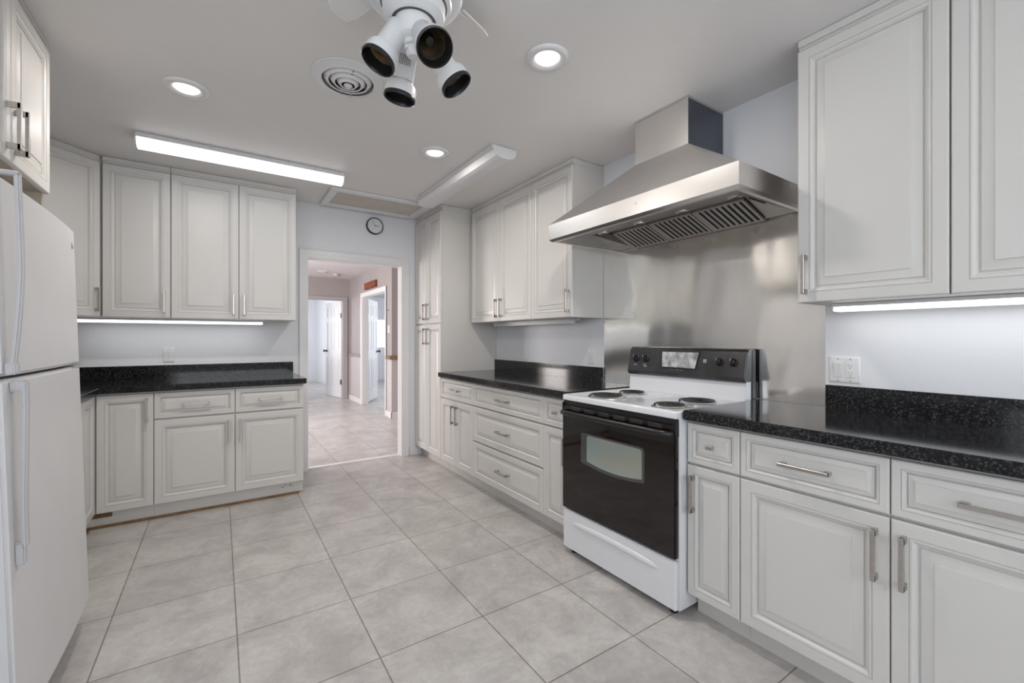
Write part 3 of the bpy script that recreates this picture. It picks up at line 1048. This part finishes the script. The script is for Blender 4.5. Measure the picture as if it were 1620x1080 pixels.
SY = Matrix(((0, 0, 1, 0), (1, 0, 0, 0), (0, 1, 0, 0), (0, 0, 0, 1)))   # (y, z) outline extruded along x
wm = MB().prism(win_outline(1.352, 1.782, 0.552, 0.715, 0.020, 0.018), sx0 - 0.0078, sx0 - 0.0060, SY)
wo = wm.build('window', mat('oven window border', (0.10, 0.10, 0.09), 0.12, 0.3), door, off=SO)
MB().prism(win_outline(1.366, 1.735, 0.566, 0.706, 0.018, 0.014), sx0 - 0.0088, sx0 - 0.0079, SY).build('window_glass', 'oven_window_reflection', wo, off=SO)
# handle
hp = [(sx0 + 0.002, sy0 + 0.020, 0.806), (sx0 - 0.020, sy0 + 0.022, 0.808), (sx0 - 0.036, sy0 + 0.036, 0.810), (sx0 - 0.041, sy0 + 0.07, 0.811)]
hp += [(sx0 - 0.041 - 0.006 * math.sin(math.pi * k / 12), sy0 + 0.07 + k * (0.62 / 12), 0.811) for k in range(1, 12)]
hp += [(sx0 - 0.041, sy1 - 0.07, 0.811), (sx0 - 0.036, sy1 - 0.036, 0.810), (sx0 - 0.020, sy1 - 0.022, 0.808), (sx0 + 0.002, sy1 - 0.020, 0.806)]
MB().tube(hp, 0.011, 12, ry=0.014).build('oven_handle', 'black_plastic', door, off=SO, smooth=50)
# louvre strip above the door
lv = MB()
lv.box(sx0 + 0.004, sx0 + 0.022, sy0 + 0.006, sy1 - 0.006, 0.850, 0.874)
lo = lv.build('vent_strip', 'black_plastic', stove, off=SO)
lv = MB()
for g_ in range(6):
    ya = sy0 + 0.075 + g_ * 0.106
    for r_ in range(4):
        lv.box(sx0 - 0.0075, sx0 - 0.0055, ya, ya + 0.075, 0.8255 + r_ * 0.0055, 0.8270 + r_ * 0.0055)
lv.build('louvres', mat('louvre grey', (0.10, 0.10, 0.105), 0.4), door, off=SO)
# storage drawer with scooped grip
dm = MB()
dm.box(sx0 - 0.002, sx0 + 0.021, sy0 + 0.004, sy1 - 0.004, 0.034, 0.250)
dr = dm.build('storage_drawer', 'enamel', stove, off=SO, bevel=0.006, seg=3)
gp = [(sx0 - 0.001 + 0.009 * (abs(k - 8) / 8) ** 6, 1.275 + k * (0.585 / 16), 0.186 + 0.010 * (1 - ((k - 8) / 8) ** 2)) for k in range(17)]
MB().tube(gp, 0.0095, 16, ry=0.0165).build('grip', 'enamel', dr, off=SO, smooth=60)
for fx, fy in ((sx0 + 0.05, sy0 + 0.05), (sx0 + 0.05, sy1 - 0.05), (sx1 - 0.05, sy0 + 0.05), (sx1 - 0.05, sy1 - 0.05)):
    MB().lathe([(0.018, 0.0), (0.018, 0.008), (0.009, 0.012), (0.009, 0.030)], 16, Matrix.Translation((fx - SO[0], fy - SO[1], 0))).build('foot', 'black_plastic', stove, smooth=40)

# ------------------------------------------------------------------ refrigerator
FR = (-1.156, 1.775, 0.0)
fridge = thing('refrigerator', 'white top freezer refrigerator at the left edge of the photo', 'refrigerator', FR)
fridge.rotation_euler = (0, R(-1.75), 0)
FWD = 0.815
MB().box(0.0, 0.635, 0.004, FWD - 0.004, 0.004, 1.655).build('body', 'fridge', fridge, bevel=0.006)


def fdoor(name, z0, z1):
    mb = MB()
    n = 8
    pts = [(0.637, 0.0)]
    for k in range(n + 1):
        u = k / n
        pts.append((0.690 + 0.012 * (1 - (2 * u - 1) ** 2), FWD * u))
    pts.append((0.637, FWD))
    mb.prism(pts, z0, z1)
    return mb.build(name, 'fridge', fridge, bevel=0.009, seg=3, smooth=35)


fz_ = fdoor('freezer_door', 1.101, 1.668)
fd_ = fdoor('refrigerator_door', 0.090, 1.091)
# handles: bars standing off near the unhinged (near) edge
def bar(parent, path, wdt, thk, name='door_handle'):
    mb = MB()
    n = len(path)
    vs, fs = [], []
    for (x, y, z) in path:
        vs += [(x - thk / 2, y - wdt / 2, z), (x + thk / 2, y - wdt / 2, z), (x + thk / 2, y + wdt / 2, z), (x - thk / 2, y + wdt / 2, z)]
    for i in range(n - 1):
        for k in range(4):
            k2 = (k + 1) % 4
            fs.append((i * 4 + k, i * 4 + k2, i * 4 + 4 + k2, i * 4 + 4 + k))
    fs += [(3, 2, 1, 0), (n * 4 - 4, n * 4 - 3, n * 4 - 2, n * 4 - 1)]
    mb.add(vs, fs)
    return mb


p1 = [(0.731 - 0.024 * max(0.0, (1.42 - z) / 0.30) ** 1.4, 0.034 - 0.006 * max(0, (1.45 - z) / 0.33), z) for z in [1.105 + 0.0568 * k for k in range(11)]]
h1 = bar(fz_, p1, 0.022, 0.013)
h1.box(0.655, 0.738, 0.018, 0.046, 1.666, 1.678)
h1.box(0.690, 0.718, 0.018, 0.042, 1.105, 1.14)
h1.build('door_handle', 'fridge_plastic', fz_, bevel=0.004, smooth=40)
p2 = [(0.721 - 0.009 * min(1, max(0.0, (1.0 - z) / 0.30)), 0.060 - 0.012 * min(1, max(0, (1.05 - z) / 0.25)), z) for z in [0.610 + 0.0475 * k for k in range(11)]]
h2 = bar(fd_, p2, 0.026, 0.013)
h2.box(0.690, 0.724, 0.046, 0.074, 1.055, 1.087)
h2.box(0.690, 0.712, 0.036, 0.058, 0.560, 0.625)
h2.build('door_handle', 'fridge_plastic', fd_, bevel=0.004, smooth=40)
hg = MB()
hg.box(0.600, 0.672, FWD - 0.05, FWD - 0.006, 1.656, 1.676)
hg.build('hinge_cover', 'grey_print', fridge, bevel=0.002)
hg = MB()
hg.box(0.640, 0.694, FWD - 0.11, FWD - 0.012, 1.0925, 1.0995)
hg.build('middle_hinge', 'grey_print', fridge)
MB().box(0.600, 0.636, 0.02, FWD - 0.02, 0.010, 0.085).build('base_grille', 'grey_print', fridge)
bd = MB()
bd.box(0.6935, 0.6965, FWD - 0.070, FWD - 0.0685, 1.580, 1.602)
bd.box(0.6935, 0.6965, FWD - 0.0685, FWD - 0.063, 1.580, 1.582)
bd.box(0.6935, 0.6965, FWD - 0.058, FWD - 0.0565, 1.580, 1.595)
bd.box(0.6935, 0.6965, FWD - 0.0565, FWD - 0.051, 1.580, 1.582)
bd.build('badge', mat('grey badge', (0.42, 0.42, 0.44), 0.4), fz_)
fm = MB()
for fx, fy in ((0.58, 0.06), (0.58, FWD - 0.06)):
    fm.lathe([(0.02, -0.0175), (0.02, -0.006), (0.010, -0.002), (0.010, 0.006)], 14, Matrix.Translation((fx, fy, 0)))
for fx, fy in ((0.04, 0.06), (0.04, FWD - 0.06)):
    fm.lathe([(0.018, -0.0008), (0.018, 0.006)], 14, Matrix.Translation((fx, fy, 0)))
fm.build('feet', 'black_plastic', fridge)

# ------------------------------------------------------------------ ceiling lights
def recessed(label, x, y):
    t = thing('recessed_light', label, 'ceiling light', (x, y, ZC), 0, 'recessed lights in the kitchen ceiling')
    MB().lathe([(0.056, -0.001), (0.058, -0.006), (0.070, -0.014), (0.088, -0.012), (0.096, -0.004), (0.096, -0.0005)], 48, caps=False).build('trim_ring', 'plastic', t, smooth=50)
    MB().lathe([(0, -0.018), (0.030, -0.0165), (0.047, -0.011), (0.0555, -0.003)], 40, caps=False).build('lamp_lens', 'lampglow', t, smooth=60)
    l = area('lamp_light', (0, 0, -0.025), (0, 0, 0), 0.11, 0.11, 8.0, (1.0, 0.93, 0.86), 'DISK')
    l.parent = t
    return t


recessed('recessed light at the upper left, above the back left cabinets', -0.138, 2.722)
recessed('largest recessed light, between the spot lamps and the range hood', 1.215, 1.535)
recessed('recessed light nearest the unlit ceiling fixture, farthest on the right side', 1.205, 2.735)


def wrap_light(label, x0, x1, y0, y1, lens, along_x, lit):
    cx, cy = (x0 + x1) / 2, (y0 + y1) / 2
    t = thing('fluorescent_fixture', label, 'ceiling light', (cx, cy, ZC), 0 if along_x else R(90))
    L = (x1 - x0) if along_x else (y1 - y0)
    W = (y1 - y0) if along_x else (x1 - x0)
    MB().box(-L / 2 + 0.006, L / 2 - 0.006, -W / 2, W / 2, -0.028, -0.001).build('housing', 'plastic', t, bevel=0.002)
    pr = [(-W / 2 + 0.010, -0.029), (-W / 2 + 0.010, -0.040), (-W / 2 + 0.030, -0.066), (-W * 0.15, -0.078), (W * 0.15, -0.078), (W / 2 - 0.030, -0.066), (W / 2 - 0.010, -0.040), (W / 2 - 0.010, -0.029)]
    YX = Matrix(((0, 0, 1, 0), (1, 0, 0, 0), (0, 1, 0, 0), (0, 0, 0, 1)))
    MB().prism(pr, -L / 2 + 0.008, L / 2 - 0.008, YX).build('diffuser', lens, t, smooth=30)
    pe = [(p[0] * 1.03, p[1] - 0.001 if p[1] < -0.03 else p[1] + 0.02) for p in pr]
    for s in (-1, 1):
        MB().prism(pe, s * (L / 2 - 0.008), s * (L / 2), YX).build('end_cap', 'plastic', t)
    if lit:
        cl = MB()
        for k in range(8):
            xx = -L / 2 + 0.06 + k * (L - 0.12) / 7
            cl.box(xx - 0.006, xx + 0.006, -W / 2 - 0.012, -W / 2 - 0.0005, -0.010, -0.001)
        cl.build('clips', 'plastic', t)
        l = area('tube_light', (0, 0, -0.085), (0, 0, 0), L * 0.95, W * 0.8, 1.6, (0.93, 0.96, 1.0))
        l.parent = t
    return t


wrap_light('lit fluorescent ceiling fixture above the back left wall cabinets', -0.430, 0.790, 3.455, 3.595, 'tube', True, True)
wrap_light('unlit white fluorescent ceiling fixture running toward the pantry', 1.455, 1.645, 2.400, 3.700, 'lens_off', False, False)

# under cabinet lights
def under_light(label, loc, rotz, L, lit, W=0.075):
    t = thing('under_cabinet_light', label, 'light', loc, rotz)
    MB().box(0, L, 0, W, 0.016, 0.030).build('housing', 'plastic', t, bevel=0.002)
    MB().box(0.006, L - 0.006, 0.003, W - 0.003, -0.003, 0.0155).build('lens', 'underlight' if lit else 'lens_off', t, bevel=0.003)
    if lit:
        l = area('strip_light', (L / 2, W / 2, -0.006), (0, 0, 0), L * 0.96, W * 0.7, 0.6 * L, (1.0, 0.985, 0.95))
        l.parent = t
    else:
        MB().box(L - 0.05, L, 0.010, W - 0.010, -0.003, 0.015).build('end_block', 'grey_print', t, loc=(0.052, 0, 0))
    return t


under_light('lit strip light under the back left wall cabinets', (-0.845, 4.200, UZ0 - 0.031), 0, 1.15, True)
under_light('lit strip light under the wall cabinets at the right edge of the photo', (2.165, 0.795, UZ0 - 0.031), RR, 0.85, True)
under_light('unlit strip light under the wall cabinets above the far counter', (2.185, 3.60, UZ0 - 0.031), RR, 1.16, False, 0.06)

# ------------------------------------------------------------------ air vent, hatch
t = thing('air_vent', 'round white ceiling air vent of concentric rings left of the spot lamps', 'air vent', (0.515, 2.195, ZC))
MB().lathe([(0.118, -0.018), (0.132, -0.012), (0.150, -0.006), (0.162, -0.0045), (0.163, -0.0008)], 56, caps=False).build('outer_ring', 'plastic', t, smooth=50)
MB().lathe([(0, -0.0012), (0.120, -0.0012)], 40, caps=False).build('dark_opening', 'vent_dark', t)
for r0, r1, z in ((0.089, 0.107, -0.022), (0.060, 0.077, -0.028), (0.032, 0.047, -0.034)):
    MB().lathe([(r0, z), (r0 - 0.002, z + 0.002), (r1 - 0.004, z + 0.016), (r1, z + 0.018), (r1 + 0.003, z + 0.015), (r0 + 0.004, z - 0.001), (r0, z)], 48, caps=False).build('ring_louvre', 'plastic', t, smooth=50)
MB().lathe([(0, -0.042), (0.014, -0.041), (0.020, -0.036), (0.018, -0.030)], 24, caps=False).build('centre_cap', 'plastic', t, smooth=50)
cr_ = MB()
cr_.box(-0.104, 0.104, -0.003, 0.003, -0.019, -0.014)
cr_.box(-0.003, 0.003, -0.104, 0.104, -0.019, -0.014)
cr_.tube([(0.012, 0.003, -0.040), (0.012, 0.003, -0.085)], 0.0018, 6)
cr_.build('damper_lever', 'grey_print', t)

t = thing('attic_hatch', 'framed attic hatch panel in the ceiling above the doorway', 'hatch', (1.21, 4.08, ZC))
mb = MB()
hx, hy_, fwid = 0.445, 0.265, 0.062
mb.box(-hx, hx, -hy_, -hy_ + fwid, -0.020, -0.001)
mb.box(-hx, hx, hy_ - fwid, hy_, -0.020, -0.001)
mb.box(-hx, -hx + fwid, -hy_ + fwid, hy_ - fwid, -0.020, -0.001)
mb.box(hx - fwid, hx, -hy_ + fwid, hy_ - fwid, -0.020, -0.001)
mb.build('frame', 'trim', t, bevel=0.003)
MB().box(-hx + fwid + 0.002, hx - fwid - 0.002, -hy_ + fwid + 0.002, hy_ - fwid - 0.008, -0.006, -0.001).build('panel', 'hatch', t)

# ------------------------------------------------------------------ ceiling fan with spot lamps
FC = Vector((0.525, 1.358, 0))
fan = thing('ceiling_fan', 'white ceiling fan with four adjustable spot lamps on its light kit', 'ceiling fan', (FC.x, FC.y, ZC))
Z = lambda z: z - ZC
MB().lathe([(0.060, Z(2.252)), (0.072, Z(2.252)), (0.080, Z(2.256)), (0.096, Z(2.268)), (0.100, Z(2.280)), (0.100, Z(2.300)), (0.106, Z(2.306)),
            (0.118, Z(2.310)), (0.122, Z(2.318)), (0.136, Z(2.322)), (0.150, Z(2.330)), (0.157, Z(2.345)), (0.157, Z(2.410)), (0.150, Z(2.440)),
            (0.120, Z(2.470)), (0.110, Z(2.479))], 56).build('motor_housing', 'fan_white', fan, smooth=30)
MB().lathe([(0.0615, Z(2.2515)), (0.0715, Z(2.2515))], 48, caps=False).build('shadow_gap', 'vent_dark', fan)
MB().lathe([(0.1015, Z(2.3008)), (0.1065, Z(2.3053))], 48, caps=False).build('housing_groove', 'vent_dark', fan)
MB().lathe([(0.0, Z(2.138)), (0.018, Z(2.139)), (0.024, Z(2.146)), (0.025, Z(2.168)), (0.036, Z(2.170)), (0.038, Z(2.182)), (0.052, Z(2.186)), (0.060, Z(2.192)),
            (0.061, Z(2.198)), (0.061, Z(2.253))], 48).build('light_kit_stem', 'fan_white', fan, smooth=40)
for k in range(4):
    ang_ = YAW * -1 + R(90) - R(30) - R(90) * k     # measured from +x
    mt = Matrix.Translation((0, 0, Z(2.425))) @ Matrix.Rotation(ang_, 4, 'Z')
    bl = MB()
    pts = [(0.215, -0.042), (0.33, -0.050), (0.372, -0.044), (0.386, -0.020), (0.386, 0.020), (0.372, 0.044), (0.33, 0.050), (0.215, 0.042)]
    bl.prism(pts, -0.003, 0.003, mt @ Matrix.Rotation(R(9), 4, 'X'))
    b_ = bl.build('fan_blade', 'blade', fan, bevel=0.001)
    ir = MB()
    ir.box(0.146, 0.225, -0.014, 0.014, -0.010, -0.004, mt)
    ir.box(0.205, 0.245, -0.030, 0.030, -0.010, -0.006, mt @ Matrix.Rotation(R(9), 4, 'X'))
    ir.build('blade_bracket', 'fan_white', b_)


def spot(d, r, z, out_t, out_r, tilt, box_t, box_r, boxed=False):
    """d depth, r right offset, z height of the mouth; out_t toward camera, out_r to the right"""
    Mw = CAMF * d + CAMR * r + Vector((0, 0, z)) - Vector((FC.x, FC.y, ZC))
    out = (CAMF * -out_t + CAMR * out_r).normalized()
    ax = out * math.sin(R(tilt)) - Vector((0, 0, 1)) * math.cos(R(tilt))
    zax = -ax
    bdir = CAMF * -box_t + CAMR * box_r
    yax = -(bdir - zax * bdir.dot(zax)).normalized()
    side = yax.cross(zax).normalized()
    mt = Matrix(((side.x, yax.x, zax.x, Mw.x), (side.y, yax.y, zax.y, Mw.y), (side.z, yax.z, zax.z, Mw.z), (0, 0, 0, 1)))
    body = MB()
    body.lathe([(0.0500, 0.010), (0.0535, 0.010), (0.0535, 0.034), (0.050, 0.046), (0.040, 0.054), (0.0375, 0.064), (0.0345, 0.150), (0.027, 0.160), (0, 0.161)], 40, mt, caps=False)
    if boxed:
        body.box(-0.036, 0.036, -0.042, 0.0, 0.056, 0.166, mt)
    o = body.build('spot_lamp', 'fan_white', fan, bevel=0.002 if boxed else 0, smooth=35)
    MB().lathe([(0.0420, 0.036), (0.0490, 0.012), (0.0490, 0.001), (0.0515, -0.002), (0.0548, 0.000), (0.0555, 0.004), (0.0540, 0.012)], 40, mt, caps=False).build('black_rim', 'black_plastic', o, smooth=40)
    MB().lathe([(0.0430, 0.034), (0.0365, 0.055), (0.033, 0.080), (0.018, 0.095), (0, 0.095)], 36, mt, caps=False).build('reflector', 'amber', o, smooth=50)
    MB().lathe([(0.0, 0.058), (0.012, 0.059), (0.018, 0.066), (0.020, 0.094)], 20, mt, caps=False).build('socket', 'black_plastic', o, smooth=40)
    if boxed:
        g = MB()
        for i in range(7):
            for j in range(6):
                x = -0.018 + i * 0.006
                zz = 0.102 + j * 0.0060
                g.box(x - 0.0017, x + 0.0017, -0.0426, -0.0418, zz - 0.0017, zz + 0.0017, mt)
        g.build('vent_grille', 'black_gap', o)
    top = mt @ Vector((0, 0.0, 0.158))
    hubp = Vector((0, 0, Z(2.160))) + out * 0.02
    mid = (top + hubp) / 2 + Vector((0, 0, 0.012))
    MB().tube([hubp, mid, top], 0.011, 12).build('swivel_arm', 'fan_white', o, smooth=60)


spot(1.370, -0.4217, 2.093, 0.50, -0.85, 27, -1.0, 0.2)
spot(1.290, -0.227, 2.084, 0.85, 0.52, 44, -1.0, -0.3)
spot(1.545, -0.398, 2.072, -0.25, -1.0, 11, 0.95, 0.25, True)
spot(1.470, -0.184, 2.075, -0.05, 1.0, 33, 0.1, -1.0)

# ------------------------------------------------------------------ clock
t = thing('wall_clock', 'round black rimmed wall clock above the doorway', 'clock', (1.290, YB, 2.350))
FY = Matrix.Rotation(R(90), 4, 'X')     # local z -> -y
MB().lathe([(0.074, 0.026), (0.074, 0.034), (0.079, 0.036), (0.083, 0.032), (0.083, 0.001), (0.0, 0.001)], 48, FY, caps=False).build('rim', 'navy', t, smooth=40)
fc = MB().lathe([(0.074, 0.0275), (0.0, 0.0275)], 48, FY, caps=False).build('face', 'clock_face', t)
tk = MB()
for k in range(12):
    mt = FY @ Matrix.Rotation(R(30 * k), 4, 'Z')
    tk.box(-0.0008, 0.0008, 0.060, 0.068, 0.0277, 0.0281, mt)
tk.build('hour_marks', 'grey_print', fc)
MB().box(-0.0020, 0.0020, -0.006, 0.042, 0.0285, 0.0293, FY @ Matrix.Rotation(R(-88), 4, 'Z')).build('hour_hand', 'navy', t)
MB().box(-0.0015, 0.0015, -0.006, 0.056, 0.0295, 0.0303, FY @ Matrix.Rotation(R(28), 4, 'Z')).build('minute_hand', 'navy', t)
MB().lathe([(0.004, 0.0282), (0.004, 0.031), (0, 0.0312)], 14, FY).build('hand_pin', 'navy', t)

# ------------------------------------------------------------------ wall plates
def plate(label, loc, rotz, gangs, cat='outlet', name='wall_outlet'):
    wd = 0.072 + 0.046 * (len(gangs) - 1)
    t = thing(name, label, cat, loc, rotz)
    pr = [(0, 0), (0, -0.003), (0.004, -0.0055), (0.010, -0.006)]
    pb = MB()
    vs_ = [(i, y + 0.0) for i, y in pr]
    pb.rings(wd, 0.116, vs_, Matrix.Translation((-wd / 2, 0, -0.058)))
    pb.build('cover_plate', 'plastic', t, smooth=30)
    for i, g in enumerate(gangs):
        x = (i - (len(gangs) - 1) / 2) * 0.046
        if g == 's':
            MB().box(x - 0.0165, x + 0.0165, -0.0085, -0.0062, -0.034, 0.034).build('switch_frame', 'plastic', t, bevel=0.001)
            MB().prism([(-0.0086, -0.030), (-0.016, 0.030), (-0.0086, 0.030)], x - 0.0135, x + 0.0135,
                       Matrix(((0, 0, 1, 0), (1, 0, 0, 0), (0, 1, 0, 0), (0, 0, 0, 1)))).build('rocker', 'plastic', t)
        else:
            b_ = MB().box(x - 0.0165, x + 0.0165, -0.0085, -0.0062, -0.034, 0.034).build('receptacle', 'plastic', t, bevel=0.001)
            sl = MB()
            for zz in (-0.017, 0.017):
                sl.box(x - 0.0075, x - 0.0055, -0.0092, -0.0086, zz - 0.001, zz + 0.007)
                sl.box(x + 0.0055, x + 0.0075, -0.0092, -0.0086, zz - 0.001, zz + 0.006)
                sl.box(x - 0.0024, x + 0.0024, -0.0092, -0.0086, zz - 0.010, zz - 0.006)
            sl.build('slots', 'grey_print', b_)
    sc = MB()
    for i in range(len(gangs)):
        x = (i - (len(gangs) - 1) / 2) * 0.046
        for zz in (-0.048, 0.048):
            sc.lathe([(0.003, 0.0060), (0.003, 0.0068), (0, 0.0070)], 10, Matrix.Translation((x, 0, zz)) @ FY)
    sc.build('screws', 'nickel', t)
    return t


plate('white duplex outlet on the wall above the back left counter', (-0.338, YB - 0.0005, 1.097), 0, ['o'])
plate('white plate with a light switch and an outlet above the right counter', (XW - 0.0005, 0.800, 1.088), RR, ['s', 'o'])
plate('white single outlet plate above the far counter, nearer the pantry', (XW - 0.0005, 3.250, 1.088), RR, ['o'])
plate('white light switch plate above the far counter, beside the stainless sheet', (XW - 0.0005, 2.408, 1.094), RR, ['s'], 'light switch', 'wall_switch')
plate('white light switch on the hall wall beyond the doorway', (HX - 0.0005, 6.76, 1.37), RR, ['s'], 'light switch', 'wall_switch')

# ------------------------------------------------------------------ hall things
t = thing('wall_sign', 'small reddish brown carved sign above the hall door', 'sign', (HX, 7.70, 2.155))
MB().box(-0.035, -0.001, -0.34, 0.34, -0.058, 0.058).build('board', 'sign', t, bevel=0.003)
lt = MB()
random.seed(8)
for k in range(9):
    y = -0.27 + k * 0.0675
    h_ = random.uniform(0.016, 0.034)
    lt.box(-0.039, -0.0352, y - 0.016, y + 0.016, -h_, h_ - 0.01)
lt.build('relief', 'sign_letter', t, bevel=0.002)
t = thing('smoke_detector', 'beige smoke detector on the hall ceiling', 'smoke detector', (1.815, 8.62, ZH))
MB().lathe([(0, -0.045), (0.052, -0.044), (0.060, -0.036), (0.064, -0.012), (0.066, -0.001)], 32, caps=False).build('cover', 'beige', t, smooth=40)
MB().lathe([(0.072, -0.010), (0.072, -0.0005)], 32).build('base_ring', 'beige', t, smooth=40)
t = thing('ceiling_disc', 'flat white disc fixture on the hall ceiling left of the smoke detector', 'ceiling light', (1.545, 8.40, ZH))
MB().lathe([(0, -0.016), (0.085, -0.012), (0.105, -0.001)], 36, caps=False).build('cover', 'hall_ceil', t, smooth=40)
MB().lathe([(0.0, -0.030), (0.016, -0.029), (0.018, -0.016)], 16, Matrix.Translation((0.055, -0.02, 0)), caps=False).build('sensor', 'grey_print', t, smooth=40)
tag(MB().lathe([(0.012, 0), (0.012, 0.008), (0.006, 0.022), (0, 0.023)], 14, Matrix.Translation((HX, 6.76, 1.67)) @ Matrix.Rotation(R(-90), 4, 'Y')).build('wall_hook', 'grey_print'),
    'small dark hook high on the hall wall above the light switch', 'hook')
